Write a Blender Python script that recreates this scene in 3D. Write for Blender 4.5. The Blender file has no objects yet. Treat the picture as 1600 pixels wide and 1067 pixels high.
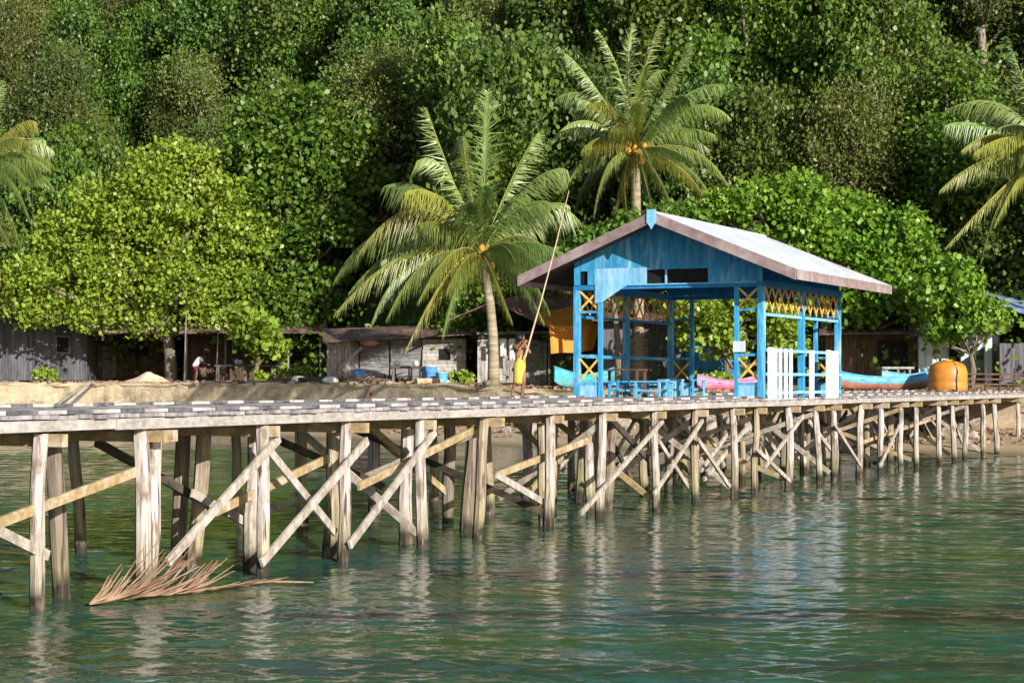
import bpy, bmesh, math, random
import numpy as np
from mathutils import Vector, noise
C = bpy.context.scene
COL = C.collection
R = math.radians
# ---------------------------------------------------------------- camera, light, exposure
F = 3000.0; HZ = 597.0; EYE = 2.69           # focal length in photo pixels, horizon row, eye height
cam = bpy.data.objects.new('camera', bpy.data.cameras.new('camera'))
COL.objects.link(cam); C.camera = cam
cam.location = (0, 0, EYE); cam.rotation_euler = (R(90), 0, 0)
cam.data.sensor_width = 36; cam.data.lens = F / 1600 * 36
cam.data.shift_y = (HZ - 533.5) / 1600
cam.data.clip_end = 3000; cam.data.clip_start = 0.5
SUN_EL = R(19); SUN = Vector((.53, -.848, 0)).normalized()
W = bpy.data.worlds.new('World'); C.world = W; W.use_nodes = True
nt = W.node_tree; bg = nt.nodes['Background']
sky = nt.nodes.new('ShaderNodeTexSky'); sky.sky_type = 'NISHITA'; sky.sun_disc = False
sky.sun_elevation = SUN_EL; sky.sun_rotation = math.atan2(SUN.x, SUN.y)
nt.links.new(sky.outputs[0], bg.inputs[0]); bg.inputs[1].default_value = 0.082
sl = bpy.data.lights.new('sun', 'SUN'); sl.energy = 5.0; sl.angle = R(.5); sl.color = (1, .95, .85)
so = bpy.data.objects.new('sun', sl); COL.objects.link(so); so.location = (30, -40, 40)
sv = Vector((SUN.x * math.cos(SUN_EL), SUN.y * math.cos(SUN_EL), math.sin(SUN_EL)))
so.rotation_euler = sv.to_track_quat('Z', 'Y').to_euler()
C.view_settings.view_transform = 'Standard'; C.view_settings.look = 'None'
C.view_settings.exposure = 0.56; C.view_settings.gamma = 1
C.cycles.max_bounces = 6; C.cycles.transparent_max_bounces = 8

# ---------------------------------------------------------------- helpers
def at(px, py, Y): return Vector(((px - 800) * Y / F, Y, EYE - (py - HZ) * Y / F))
X0, Y0, DX, DY = -5.526, 22.556, .4369, .8994
def P(t, w, z): return Vector((X0 + DX * t - DY * w, Y0 + DY * t + DX * w, z))
def tpx(px, w=0.0):
    k = (px - 800) / F
    return (k * (Y0 + DX * w) - X0 + DY * w) / (DX - DY * k)
def PP(px, py, w=0.0):
    t = tpx(px, w); q = P(t, w, 0); q.z = EYE - (py - HZ) * q.y / F
    return q
def lerp(a, b, t): return a + (b - a) * t
def empty(name, loc, label, cat, group=None, rz=0):
    o = bpy.data.objects.new(name, None); COL.objects.link(o); o.location = loc; o.rotation_euler = (0, 0, rz)
    o.empty_display_size = .2
    o['label'] = label; o['category'] = cat
    if group: o['group'] = group
    return o
def tag(o, label, cat, group=None):
    o['label'] = label; o['category'] = cat
    if group: o['group'] = group
    return o
def origin(o):
    v = Vector((0, 0, 0))
    while o: v = v + o.location; o = o.parent
    return v
class MB:
    """collects shapes; local=True keeps the coordinates, else they are world coordinates"""
    def __init__(s): s.v = []; s.f = []; s.m = []
    def add(s, vs, fs, m=0):
        n = len(s.v); s.v += [tuple(v) for v in vs]
        for f in fs: s.f.append(tuple(i + n for i in f)); s.m.append(m)
    def hexa(s, p, m=0):
        s.add(p, [(0, 3, 2, 1), (4, 5, 6, 7), (0, 1, 5, 4), (1, 2, 6, 5), (2, 3, 7, 6), (3, 0, 4, 7)], m)
    def box(s, x0, y0, z0, x1, y1, z1, m=0):
        s.hexa([(x0, y0, z0), (x1, y0, z0), (x1, y1, z0), (x0, y1, z0), (x0, y0, z1), (x1, y0, z1), (x1, y1, z1), (x0, y1, z1)], m)
    def pbox(s, t0, w0, z0, t1, w1, z1, m=0):   # box in pier axes
        s.hexa([P(t0, w0, z0), P(t0, w1, z0), P(t1, w1, z0), P(t1, w0, z0), P(t0, w0, z1), P(t0, w1, z1), P(t1, w1, z1), P(t1, w0, z1)], m)
    def beam(s, a, b, w, h, side=None, m=0):
        a = Vector(a); b = Vector(b); d = (b - a).normalized()
        if side is None:
            side = d.cross(Vector((0, 0, 1)))
            if side.length < .05: side = Vector((1, 0, 0))
        side = Vector(side); side = (side - d * side.dot(d)).normalized(); up = side.cross(d).normalized()
        x = side * w / 2; y = up * h / 2
        s.hexa([a - x - y, a + x - y, b + x - y, b - x - y, a - x + y, a + x + y, b + x + y, b - x + y], m)
    def tube(s, pts, rad, n=8, cap=True, m=0, sq=1.0, jit=0, rng=None):
        pts = [Vector(p) for p in pts]; rings = []
        if not hasattr(rad, '__len__'): rad = [rad] * len(pts)
        ref = None
        for i, p in enumerate(pts):
            d = (pts[min(i + 1, len(pts) - 1)] - pts[max(i - 1, 0)]).normalized()
            if ref is None:
                ref = d.cross(Vector((0, 1, 0)))
                if ref.length < .2: ref = d.cross(Vector((1, 0, 0)))
            x = (ref - d * ref.dot(d)).normalized(); ref = x; y = d.cross(x)
            ring = []
            for k in range(n):
                a = 2 * math.pi * k / n; r = rad[i] * (1 + (rng.uniform(-jit, jit) if jit else 0))
                ring.append(p + x * math.cos(a) * r + y * math.sin(a) * r * sq)
            rings.append(ring)
        vs = [v for r in rings for v in r]; fs = []
        for i in range(len(rings) - 1):
            for k in range(n):
                fs.append((i * n + k, i * n + (k + 1) % n, (i + 1) * n + (k + 1) % n, (i + 1) * n + k))
        if cap: fs.append(tuple(range(n - 1, -1, -1))); fs.append(tuple((len(rings) - 1) * n + k for k in range(n)))
        s.add(vs, fs, m)
    def ball(s, c, r, nu=10, nv=7, m=0, jit=0, rng=None):
        c = Vector(c); r = Vector(r) if hasattr(r, '__len__') else Vector((r, r, r))
        vs = [c - Vector((0, 0, r.z))]
        for i in range(1, nv):
            ph = -math.pi / 2 + math.pi * i / nv
            for k in range(nu):
                a = 2 * math.pi * k / nu; j = 1 + (rng.uniform(-jit, jit) if jit else 0)
                vs.append(c + Vector((r.x * math.cos(ph) * math.cos(a) * j, r.y * math.cos(ph) * math.sin(a) * j, r.z * math.sin(ph) * j)))
        vs.append(c + Vector((0, 0, r.z))); fs = []
        for k in range(nu): fs.append((0, 1 + (k + 1) % nu, 1 + k))
        for i in range(nv - 2):
            for k in range(nu):
                a = 1 + i * nu; fs.append((a + k, a + (k + 1) % nu, a + nu + (k + 1) % nu, a + nu + k))
        t = 1 + (nv - 2) * nu
        for k in range(nu): fs.append((t + k, t + (k + 1) % nu, len(vs) - 1))
        s.add(vs, fs, m)
    def build(s, name, mats, parent=None, smooth=False, local=False, origin_at=None):
        me = bpy.data.meshes.new(name)
        off = Vector((0, 0, 0))
        if parent is not None and not local: off = origin(parent)
        if parent is None and origin_at is not None: off = Vector(origin_at)
        me.from_pydata([(x - off.x, y - off.y, z - off.z) for x, y, z in s.v], [], s.f)
        if not isinstance(mats, (list, tuple)): mats = [mats]
        for m in mats: me.materials.append(m)
        if len(mats) > 1: me.polygons.foreach_set('material_index', s.m)
        if smooth: me.polygons.foreach_set('use_smooth', [True] * len(s.f))
        me.update()
        o = bpy.data.objects.new(name, me); COL.objects.link(o)
        if parent is not None: o.parent = parent
        elif origin_at is not None: o.location = off
        return o
def copy_tree(o, parent=None):
    c = o.copy(); COL.objects.link(c); c.parent = parent
    for ch in [k for k in bpy.data.objects if k.parent == o]: copy_tree(ch, c)
    return c

# ---------------------------------------------------------------- materials
def newmat(name):
    m = bpy.data.materials.new(name); m.use_nodes = True
    return m, m.node_tree, m.node_tree.nodes['Principled BSDF']
def mixc(nt, fac, a, b, mode='MIX'):
    n = nt.nodes.new('ShaderNodeMix'); n.data_type = 'RGBA'; n.blend_type = mode
    for k, v in ((0, fac), (6, a), (7, b)):
        if hasattr(v, 'default_value') or hasattr(v, 'is_output'): nt.links.new(v, n.inputs[k])
        else: n.inputs[k].default_value = v if k == 0 else (*v, 1)
    return n.outputs[2]
def noisen(nt, vec, scale, detail=4, rough=.6, dist=0):
    n = nt.nodes.new('ShaderNodeTexNoise'); n.inputs['Scale'].default_value = scale
    n.inputs['Detail'].default_value = detail; n.inputs['Roughness'].default_value = rough; n.inputs['Distortion'].default_value = dist
    if vec is not None: nt.links.new(vec, n.inputs['Vector'])
    return n.outputs[0]
def ramp(nt, fac, lo, hi):
    n = nt.nodes.new('ShaderNodeMapRange'); n.inputs[1].default_value = lo; n.inputs[2].default_value = hi
    nt.links.new(fac, n.inputs[0]); return n.outputs[0]
def pos(nt, scale=(1, 1, 1), rot=(0, 0, 0), obj=False):
    if obj: src = nt.nodes.new('ShaderNodeTexCoord').outputs['Object']
    else: src = nt.nodes.new('ShaderNodeNewGeometry').outputs['Position']
    m = nt.nodes.new('ShaderNodeMapping'); m.inputs['Scale'].default_value = scale; m.inputs['Rotation'].default_value = rot
    nt.links.new(src, m.inputs[0]); return m.outputs[0]
def surf(name, c1, c2=None, c3=None, scale=3, stretch=(1, 1, 1), rot=(0, 0, 0), rough=.8, bump=.3, bd=.02, spec=.3, obj=False, isl=None, lo=.4, hi=.6):
    m, nt, b = newmat(name)
    c2 = c2 or tuple(x * .7 for x in c1)
    v = pos(nt, stretch, rot, obj)
    n1 = noisen(nt, v, scale, 6, .65)
    col = mixc(nt, ramp(nt, n1, lo, hi), c1, c2)
    if c3:
        n2 = noisen(nt, v, scale * .31, 5, .7, .4); col = mixc(nt, ramp(nt, n2, .5, .68), col, c3)
    isl = isl if isl is not None else (.3 if 'plank' in name or 'deck' in name else .14 if 'blue' in name or 'white_paint' == name else 0)
    if isl:      # every separate board has its own tone
        g_ = nt.nodes.new('ShaderNodeNewGeometry'); mr = nt.nodes.new('ShaderNodeMapRange'); nt.links.new(g_.outputs['Random Per Island'], mr.inputs[0]); mr.inputs[3].default_value = 1 - isl; mr.inputs[4].default_value = 1 + isl * .6
        hv_ = nt.nodes.new('ShaderNodeHueSaturation'); nt.links.new(mr.outputs[0], hv_.inputs['Value']); nt.links.new(col, hv_.inputs['Color']); col = hv_.outputs[0]
    nt.links.new(col, b.inputs['Base Color']); b.inputs['Roughness'].default_value = rough
    b.inputs['Specular IOR Level'].default_value = spec
    if bump:
        bn = nt.nodes.new('ShaderNodeBump'); bn.inputs['Strength'].default_value = bump; bn.inputs['Distance'].default_value = bd
        nt.links.new(n1, bn.inputs['Height']); nt.links.new(bn.outputs[0], b.inputs['Normal'])
    return m
def rgb(h, k=1.0):
    h = h.lstrip('#'); o = []
    for i in (0, 2, 4):
        c = int(h[i:i + 2], 16) / 255; o.append((c / 12.92 if c < .04045 else ((c + .055) / 1.055) ** 2.4) * k)
    return tuple(o)
PROT = (0, 0, -math.atan2(DY, DX))      # turns pier-aligned positions so that x runs along the pier
M = {}
M['deck'] = surf('deck_wood', (.36, .33, .36), (.2, .18, .19), (.42, .39, .39), 2.5, (6, .6, 1), PROT, rough=.85)
M['stringer'] = surf('pale_beam_wood', (.4, .365, .345), (.22, .19, .17), (.5, .46, .44), 1.6, (.35, 5, 9), PROT, lo=.42, hi=.7)
M['ochre'] = surf('ochre_wood', (.42, .31, .16), (.27, .19, .1), (.5, .44, .36), 3, (.8, 4, 3), PROT)
M['brace'] = surf('grey_brace_wood', (.44, .39, .34), (.25, .21, .18), (.55, .5, .45), 3, (2, 4, 2), PROT)
M['darkwood'] = surf('dark_wet_wood', (.07, .055, .045), (.03, .025, .02), (.12, .1, .07), 4)
M['white'] = surf('kerb_white_paint', (.58, .55, .54), (.4, .36, .35), (.24, .21, .2), 7)
M['black'] = surf('kerb_black_paint', (.07, .07, .085), (.17, .16, .165), None, 7)
def pile_mat(name, top, top2, alg):
    m, nt, b = newmat(name)
    v = pos(nt, (9, 9, .8)); n1 = noisen(nt, v, 1.6, 6, .65); n2 = noisen(nt, pos(nt, (1, 1, 1)), .9, 4)
    geo = nt.nodes.new('ShaderNodeNewGeometry'); sx = nt.nodes.new('ShaderNodeSeparateXYZ'); nt.links.new(geo.outputs[0], sx.inputs[0])
    col = mixc(nt, ramp(nt, n1, .38, .62), top, top2)
    wob = nt.nodes.new('ShaderNodeMath'); wob.operation = 'MULTIPLY_ADD'; nt.links.new(n2, wob.inputs[0]); wob.inputs[1].default_value = 1.6; nt.links.new(sx.outputs[2], wob.inputs[2])
    col = mixc(nt, ramp(nt, wob.outputs[0], 1.75, .95), col, mixc(nt, ramp(nt, n1, .4, .6), alg, tuple(x * .6 for x in alg)))
    w2 = nt.nodes.new('ShaderNodeMath'); w2.operation = 'MULTIPLY_ADD'; nt.links.new(n2, w2.inputs[0]); w2.inputs[1].default_value = .35; nt.links.new(sx.outputs[2], w2.inputs[2])
    col = mixc(nt, ramp(nt, w2.outputs[0], .56, .34), col, (.035, .03, .022))
    cr = noisen(nt, pos(nt, (16, 16, .6)), 1.0, 4, .6, .3); col = mixc(nt, ramp(nt, cr, .57, .64), col, (.09, .06, .045)); cr2 = noisen(nt, pos(nt, (2, 2, 1)), 2.2, 4, .6); col = mixc(nt, ramp(nt, cr2, .52, .66), col, (.2, .155, .12))
    nt.links.new(col, b.inputs['Base Color']); b.inputs['Roughness'].default_value = .85; b.inputs['Specular IOR Level'].default_value = .25
    bn = nt.nodes.new('ShaderNodeBump'); bn.inputs['Strength'].default_value = .6; bn.inputs['Distance'].default_value = .03
    nt.links.new(n1, bn.inputs['Height']); nt.links.new(bn.outputs[0], b.inputs['Normal'])
    return m
M['pileA'] = pile_mat('bleached_pile_wood', (.58, .51, .49), (.33, .27, .25), (.36, .33, .2))
M['pileB'] = pile_mat('dark_pile_wood', (.13, .1, .09), (.3, .24, .2), (.27, .25, .14))
M['pileC'] = pile_mat('yellowed_pile_wood', (.42, .36, .27), (.26, .2, .14), (.34, .31, .15))
M['blue'] = surf('blue_paint', (.05, .34, .62), (.03, .24, .5), (.26, .52, .7), 4, (3, 3, .6), rough=.6, bump=.1)
M['deepblue'] = surf('deep_blue_paint', (.02, .21, .48), (.015, .16, .4), (.03, .28, .55), 3, (4, 4, .6), rough=.6, bump=.15)
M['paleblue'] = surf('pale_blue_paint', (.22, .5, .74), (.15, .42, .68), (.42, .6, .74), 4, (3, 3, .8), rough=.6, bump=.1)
M['whitewall'] = surf('white_paint', (.62, .67, .74), (.5, .58, .68), (.38, .5, .64), 3, (4, 4, .5), rough=.6, bump=.1)
M['yellow'] = surf('yellow_paint', (.78, .5, .14), (.6, .36, .08), None, 5, rough=.6, bump=.1)
M['mauve'] = surf('mauve_board', (.29, .215, .215), (.2, .145, .145), (.4, .32, .32), 4, rough=.75)
M['roof'] = surf('white_metal_roof', (.52, .56, .63), (.42, .46, .53), (.4, .33, .33), 1.3, (1.6, .22, 1), PROT, rough=.5, bump=.1, lo=.35, hi=.65)
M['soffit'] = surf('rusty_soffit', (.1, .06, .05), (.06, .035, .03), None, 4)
M['darkfill'] = surf('painted_dark_interior', (.012, .012, .012), (.006, .006, .006), None, 4)  # near-black colour standing in for unlit insides behind openings and windows
M['greyplank'] = surf('grey_weathered_planks', (.2, .2, .21), (.1, .1, .105), (.3, .29, .28), 2, (1, 1, 6), rough=.85)
M['vplank'] = surf('grey_vertical_planks', (.13, .13, .155), (.07, .07, .085), (.17, .14, .14), 2, (5, 5, .5), rough=.85)
M['whiteplank'] = surf('whitewashed_planks', (.42, .4, .38), (.27, .25, .24), (.15, .13, .12), 2, (4, 4, 1), rough=.85)
M['brownplank'] = surf('brown_planks', (.12, .075, .055), (.07, .045, .035), (.17, .11, .08), 2, (4, 4, .7), rough=.85)
M['rustroof'] = surf('rusty_roof_sheet', (.17, .1, .08), (.1, .06, .05), (.28, .2, .17), 1.5, (3, .5, 1), rough=.8)
M['greyroof'] = surf('grey_roof_sheet', (.25, .27, .32), (.16, .17, .2), (.2, .12, .1), 1.5, (3, .5, 1), rough=.6)
M['blueroof'] = surf('blue_roof_sheet', (.2, .33, .52), (.12, .2, .36), (.45, .5, .56), 1.5, (3, .5, 1), rough=.5)
M['tarp'] = surf('orange_tarpaulin', (.68, .27, .03), (.52, .19, .02), None, 1.5, (2, 2, .6), rough=.5, bump=.4, bd=.08)
M['tank'] = surf('orange_tank_plastic', (.64, .26, .035), (.52, .19, .03), (.36, .17, .07), 2.2, rough=.45, bump=.1)
M['turq'] = surf('turquoise_paint', (.1, .45, .5), (.06, .33, .4), (.3, .5, .5), 3, rough=.5, bump=.05)
M['pink'] = surf('pink_paint', (.75, .22, .38), (.6, .16, .3), (.7, .4, .45), 3, rough=.5, bump=.05)
M['skyblue'] = surf('sky_blue_paint', (.13, .44, .66), (.08, .33, .55), (.3, .5, .6), 3, rough=.5, bump=.05)
M['redpaint'] = surf('faded_red_paint', (.45, .2, .15), (.33, .14, .1), (.4, .3, .25), 3, rough=.6, bump=.05)
M['concrete'] = surf('seawall_concrete', (.66, .54, .38), (.52, .42, .28), (.28, .22, .14), 1.4, (1, 1, 2), rough=.9, bump=.8, bd=.12)
M['rock'] = surf('shore_rock', (.33, .28, .22), (.16, .13, .11), (.42, .38, .32), 2.5, rough=.9, bump=.8, bd=.08)
M['bark'] = surf('grey_bark', (.2, .17, .13), (.1, .085, .065), (.3, .27, .22), 3, (3, 3, .7), rough=.9, bump=.6, bd=.05, obj=True)
M['palebark'] = surf('pale_bark', (.27, .24, .2), (.16, .14, .11), None, 3, (3, 3, .7), rough=.9, obj=True)
M['palmbark'] = surf('palm_bark', (.36, .29, .2), (.2, .16, .11), (.4, .35, .27), 2, (.6, .6, 5), rough=.9, bump=.6, bd=.05)
M['skin'] = surf('brown_skin', (.3, .145, .085), (.24, .11, .065), None, 6, rough=.5, bump=0)
M['hair'] = surf('black_hair', (.012, .01, .01), (.02, .015, .012), None, 20, rough=.5)
M['ycloth'] = surf('yellow_cloth', (.75, .5, .1), (.62, .38, .06), None, 6, (3, 3, 1), rough=.9)
M['wcloth'] = surf('white_cloth', (.75, .75, .74), (.6, .6, .6), None, 6, rough=.9)
M['rcloth'] = surf('dark_red_cloth', (.3, .04, .04), (.2, .03, .03), None, 6, rough=.9)
M['bluecloth'] = surf('blue_plastic', (.1, .3, .65), (.07, .22, .5), None, 4, rough=.5)
M['pole'] = surf('pale_bamboo', (.55, .42, .28), (.4, .3, .2), None, 5, rough=.6)
M['deadfrond'] = surf('dead_frond', (.34, .21, .14), (.22, .125, .08), (.44, .31, .22), 5, rough=.8)
M['coco'] = surf('orange_coconut', (.62, .3, .05), (.4, .22, .04), None, 6, rough=.5)
M['sandpile'] = surf('pale_sand', (.62, .5, .36), (.5, .4, .28), None, 4, rough=.95)

def leaf_mat(name, a, b, c, trans=.35, var=.25, rough=.45):
    m, nt, pb = newmat(name)
    geo = nt.nodes.new('ShaderNodeNewGeometry'); oi = nt.nodes.new('ShaderNodeObjectInfo')
    col = mixc(nt, geo.outputs['Random Per Island'], a, b)
    n = noisen(nt, pos(nt), .35, 3)
    col = mixc(nt, ramp(nt, n, .45, .7), col, c)
    hs = nt.nodes.new('ShaderNodeHueSaturation')
    r1 = nt.nodes.new('ShaderNodeMapRange'); nt.links.new(oi.outputs['Random'], r1.inputs[0]); r1.inputs[3].default_value = 1 - var; r1.inputs[4].default_value = 1 + var
    mm = nt.nodes.new('ShaderNodeMath'); mm.operation = 'MULTIPLY'; nt.links.new(oi.outputs['Random'], mm.inputs[0]); mm.inputs[1].default_value = 37.0
    fr = nt.nodes.new('ShaderNodeMath'); fr.operation = 'FRACT'; nt.links.new(mm.outputs[0], fr.inputs[0])
    r2 = nt.nodes.new('ShaderNodeMapRange'); nt.links.new(fr.outputs[0], r2.inputs[0]); r2.inputs[3].default_value = .5 - .1 * var; r2.inputs[4].default_value = .508
    nt.links.new(r2.outputs[0], hs.inputs['Hue']); nt.links.new(r1.outputs[0], hs.inputs['Value']); nt.links.new(col, hs.inputs['Color'])
    nt.links.new(hs.outputs[0], pb.inputs['Base Color']); pb.inputs['Roughness'].default_value = rough; pb.inputs['Specular IOR Level'].default_value = .5
    tr = nt.nodes.new('ShaderNodeBsdfTranslucent'); nt.links.new(hs.outputs[0], tr.inputs[0])
    mx = nt.nodes.new('ShaderNodeMixShader'); mx.inputs[0].default_value = trans
    nt.links.new(pb.outputs[0], mx.inputs[1]); nt.links.new(tr.outputs[0], mx.inputs[2])
    nt.links.new(mx.outputs[0], nt.nodes['Material Output'].inputs[0])
    return m
M['leafbright'] = leaf_mat('bright_leaf', (.2, .31, .03), (.36, .43, .06), (.26, .38, .035), var=.0)
M['leafmid'] = leaf_mat('mid_leaf', (.075, .165, .018), (.175, .28, .035), (.1, .21, .03), var=.15)
M['leafsun'] = leaf_mat('sunny_leaf', (.12, .25, .02), (.27, .4, .045), (.16, .32, .03), var=.0)
M['leafvine'] = leaf_mat('vine_leaf', (.06, .15, .03), (.13, .24, .06), (.09, .18, .05), var=.3)
M['leafdark'] = leaf_mat('dark_leaf', (.075, .145, .025), (.17, .26, .045), (.09, .18, .035), var=.3)
M['leafolive'] = leaf_mat('olive_leaf', (.1, .15, .032), (.19, .24, .055), (.13, .185, .05), var=.3)
M['leafyel'] = leaf_mat('yellow_green_leaf', (.075, .15, .015), (.15, .24, .025), (.09, .18, .02), var=.25)
M['palmleaf'] = leaf_mat('palm_leaf', (.12, .21, .04), (.27, .36, .1), (.18, .27, .09), trans=.3, var=.3, rough=.38)
M['palmyel'] = leaf_mat('yellow_palm_leaf', (.2, .25, .04), (.38, .37, .08), (.26, .3, .06), trans=.3, var=.2, rough=.4)
M['rachis'] = surf('palm_rachis', (.24, .27, .07), (.3, .26, .07), None, 3, rough=.5, bump=0)
M['rachisor'] = surf('orange_rachis', (.6, .38, .06), (.45, .36, .06), None, 3, rough=.5, bump=0)

# ---------------------------------------------------------------- terrain, water
SH = [(-400, 230), (-120, 140), (-70, 117), (-40, 109), (-21.6, 102.5), (-10.8, 93), (-2.7, 82), (0, 78.5), (10, 73.5), (17.5, 70), (30, 66), (70, 58), (400, 20)]
def ys(x):
    return sum(ys0(x + k * 1.6) for k in range(-3, 4)) / 7 if -80 < x < 80 else ys0(x)
def ys0(x):
    for (a, ya), (b, yb) in zip(SH, SH[1:]):
        if x <= b: return lerp(ya, yb, (x - a) / (b - a))
    return SH[-1][1]
def sm(a, b, x):
    t = min(1, max(0, (x - a) / (b - a))); return t * t * (3 - 2 * t)
def plateau(x): return lerp(2.62, 2.28, sm(-6, 5, x))
def gz(x, y, rough=True):
    D = y - ys(x); p = plateau(x)
    if D < 7.2: z = D * .12 if D > 0 else max(-2.2, D * .1)
    else: z = .86
    z = lerp(z, p, sm(7.1, 8.3, D))
    z += max(0, D - 9) * .012
    if D > 24: z += (D - 24) * .78 * sm(24, 34, D)
    z = min(z, 88 + .05 * D)
    if rough:
        z += noise.noise(Vector((x * .5, y * .5, 0))) * .06 * sm(0, 2, D) + noise.noise(Vector((x * .08, y * .08, 3))) * 4 * sm(28, 60, D)
    return z
def grid(name, xs, yss, fn, mat, smooth=True):
    vs = [(x, y, fn(x, y)) for y in yss for x in xs]; nx = len(xs)
    fs = [(j * nx + i, j * nx + i + 1, (j + 1) * nx + i + 1, (j + 1) * nx + i) for j in range(len(yss) - 1) for i in range(nx - 1)]
    m = MB(); m.v = vs; m.f = fs; m.m = [0] * len(fs)
    return m.build(name, mat, smooth=smooth)
# ground: sand near the water, earth behind, forest floor up the hill
m, nt, b = newmat('ground_mat')
geo = nt.nodes.new('ShaderNodeNewGeometry'); sx = nt.nodes.new('ShaderNodeSeparateXYZ'); nt.links.new(geo.outputs[0], sx.inputs[0])
n1 = noisen(nt, pos(nt), .9, 8, .7); n2 = noisen(nt, pos(nt), 6, 5, .7)
sand = mixc(nt, ramp(nt, n2, .35, .65), (.52, .41, .28), (.36, .28, .19))
sand = mixc(nt, ramp(nt, sx.outputs[2], .22, .05), sand, (.22, .18, .11))
earth = mixc(nt, ramp(nt, n1, .42, .6), (.4, .31, .2), (.17, .14, .08))
flo = mixc(nt, ramp(nt, n1, .4, .6), (.06, .055, .03), (.05, .09, .022))
col = mixc(nt, ramp(nt, sx.outputs[2], 1.0, 2.1), sand, earth)
col = mixc(nt, ramp(nt, sx.outputs[2], 2.75, 3.3), col, flo)
nt.links.new(col, b.inputs['Base Color']); b.inputs['Roughness'].default_value = .95; b.inputs['Specular IOR Level'].default_value = .1
bn = nt.nodes.new('ShaderNodeBump'); bn.inputs['Distance'].default_value = .06; nt.links.new(n2, bn.inputs['Height']); nt.links.new(bn.outputs[0], b.inputs['Normal'])
M['ground'] = m
xs = [-400, -300, -220, -160] + [-120 + i * 1.2 for i in range(201)] + [160, 220, 300, 400]
# rows follow the shoreline so that the bank stays crisp
Ds = [-60, -30, -12, -5, -2, 0, 1, 2, 3, 4, 5, 6, 7, 7.1, 7.4, 7.7, 8.0, 8.3, 9, 10, 12, 14, 16, 18, 20, 22, 24, 27, 30, 34, 38, 43, 48, 55, 62, 70, 80, 90, 105, 120, 150, 250, 500]
vs = []; fs = []
for D in Ds:
    for x in xs:
        y = ys(x) + D; vs.append((x, y, gz(x, y)))
nx = len(xs)
for j in range(len(Ds) - 1):
    for i in range(nx - 1): fs.append((j * nx + i, j * nx + i + 1, (j + 1) * nx + i + 1, (j + 1) * nx + i))
g = MB(); g.v = vs; g.f = fs; g.m = [0] * len(fs)
o = g.build('ground', M['ground'], smooth=True); o['kind'] = 'structure'
# water
m, nt, b = newmat('sea_water')
v = pos(nt); big = noisen(nt, pos(nt, (.6, 1.6, 1)), .12, 3, .5); med = noisen(nt, pos(nt, (.35, 1.3, 1)), .9, 4, .6)
col = mixc(nt, ramp(nt, big, .42, .6), (.02, .08, .062), (.045, .09, .03))
col = mixc(nt, ramp(nt, med, .5, .72), col, (.035, .115, .105))
patch = noisen(nt, pos(nt, (.05, .35, 1)), 1.0, 2, .5); col = mixc(nt, ramp(nt, patch, .56, .66), col, (.03, .028, .03))
nt.links.new(col, b.inputs['Base Color']); b.inputs['Roughness'].default_value = .035; b.inputs['IOR'].default_value = 1.33
h = noisen(nt, pos(nt, (.6, 1, 1), (0, 0, R(12))), 9, 3, .55, .3)
bn = nt.nodes.new('ShaderNodeBump'); bn.inputs['Strength'].default_value = 1; bn.inputs['Distance'].default_value = .007
nt.links.new(h, bn.inputs['Height']); nt.links.new(bn.outputs[0], b.inputs['Normal'])
M['water'] = m
rw = np.random.RandomState(8); yr = [9.0]; 
while yr[-1] < 128: yr.append(yr[-1] * 1.0023)
yr = np.array(yr); NC = 470; uu = np.linspace(-1, 1, NC); YY = np.repeat(yr[:, None], NC, 1); XX = uu[None, :] * (.40 * YY + 5); ZZ = np.zeros_like(XX); sp = YY * .0026
XX0 = XX + .25 * np.sin(YY * .7 + 1) ; YY0 = YY + .2 * np.sin(XX * .9) + .1 * np.sin(XX * 2.3 + YY)
for i in range(90):
    lam = 10 ** rw.uniform(math.log10(.11), math.log10(2.6)); th = R(78) + rw.normal() * .42; k = 2 * math.pi / lam
    slope = .034 if lam < .4 else .030 if lam < .7 else .016 if lam < 1.3 else .007; amp = slope / k; ph = rw.uniform(0, 6.28)
    att = np.clip((lam / sp - 2.2) / 3, 0, 1); arg = k * (XX0 * math.cos(th) + YY0 * math.sin(th)) + ph
    ZZ += amp * att * (np.sin(arg) + .25 * np.sin(2 * arg + 1.5))
env = .75 + .35 * np.sin(XX * .21 + 1) * np.sin(YY * .16 + XX * .05)
ZZ *= env
me = bpy.data.meshes.new('water'); nr = len(yr); V = np.stack([XX, YY, ZZ], 2).reshape(-1, 3).astype(np.float32)
ii = (np.arange(nr - 1)[:, None] * NC + np.arange(NC - 1)[None, :]).ravel(); Q = np.stack([ii, ii + 1, ii + NC + 1, ii + NC], 1).astype(np.int32)
me.vertices.add(len(V)); me.vertices.foreach_set('co', V.ravel()); me.loops.add(Q.size); me.loops.foreach_set('vertex_index', Q.ravel())
me.polygons.add(len(Q)); me.polygons.foreach_set('loop_start', np.arange(0, Q.size, 4, dtype=np.int32)); me.polygons.foreach_set('loop_total', np.full(len(Q), 4, dtype=np.int32))
me.polygons.foreach_set('use_smooth', np.ones(len(Q), dtype=bool)); me.materials.append(M['water']); me.update(calc_edges=True)
o = bpy.data.objects.new('water', me); COL.objects.link(o); o['kind'] = 'structure'
w = MB(); w.add([(-600, -200, -.16), (600, -200, -.16), (600, 270, -.16), (-600, 270, -.16)], [(0, 1, 2, 3)]); o = w.build('sea', M['water']); o['kind'] = 'structure'
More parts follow.
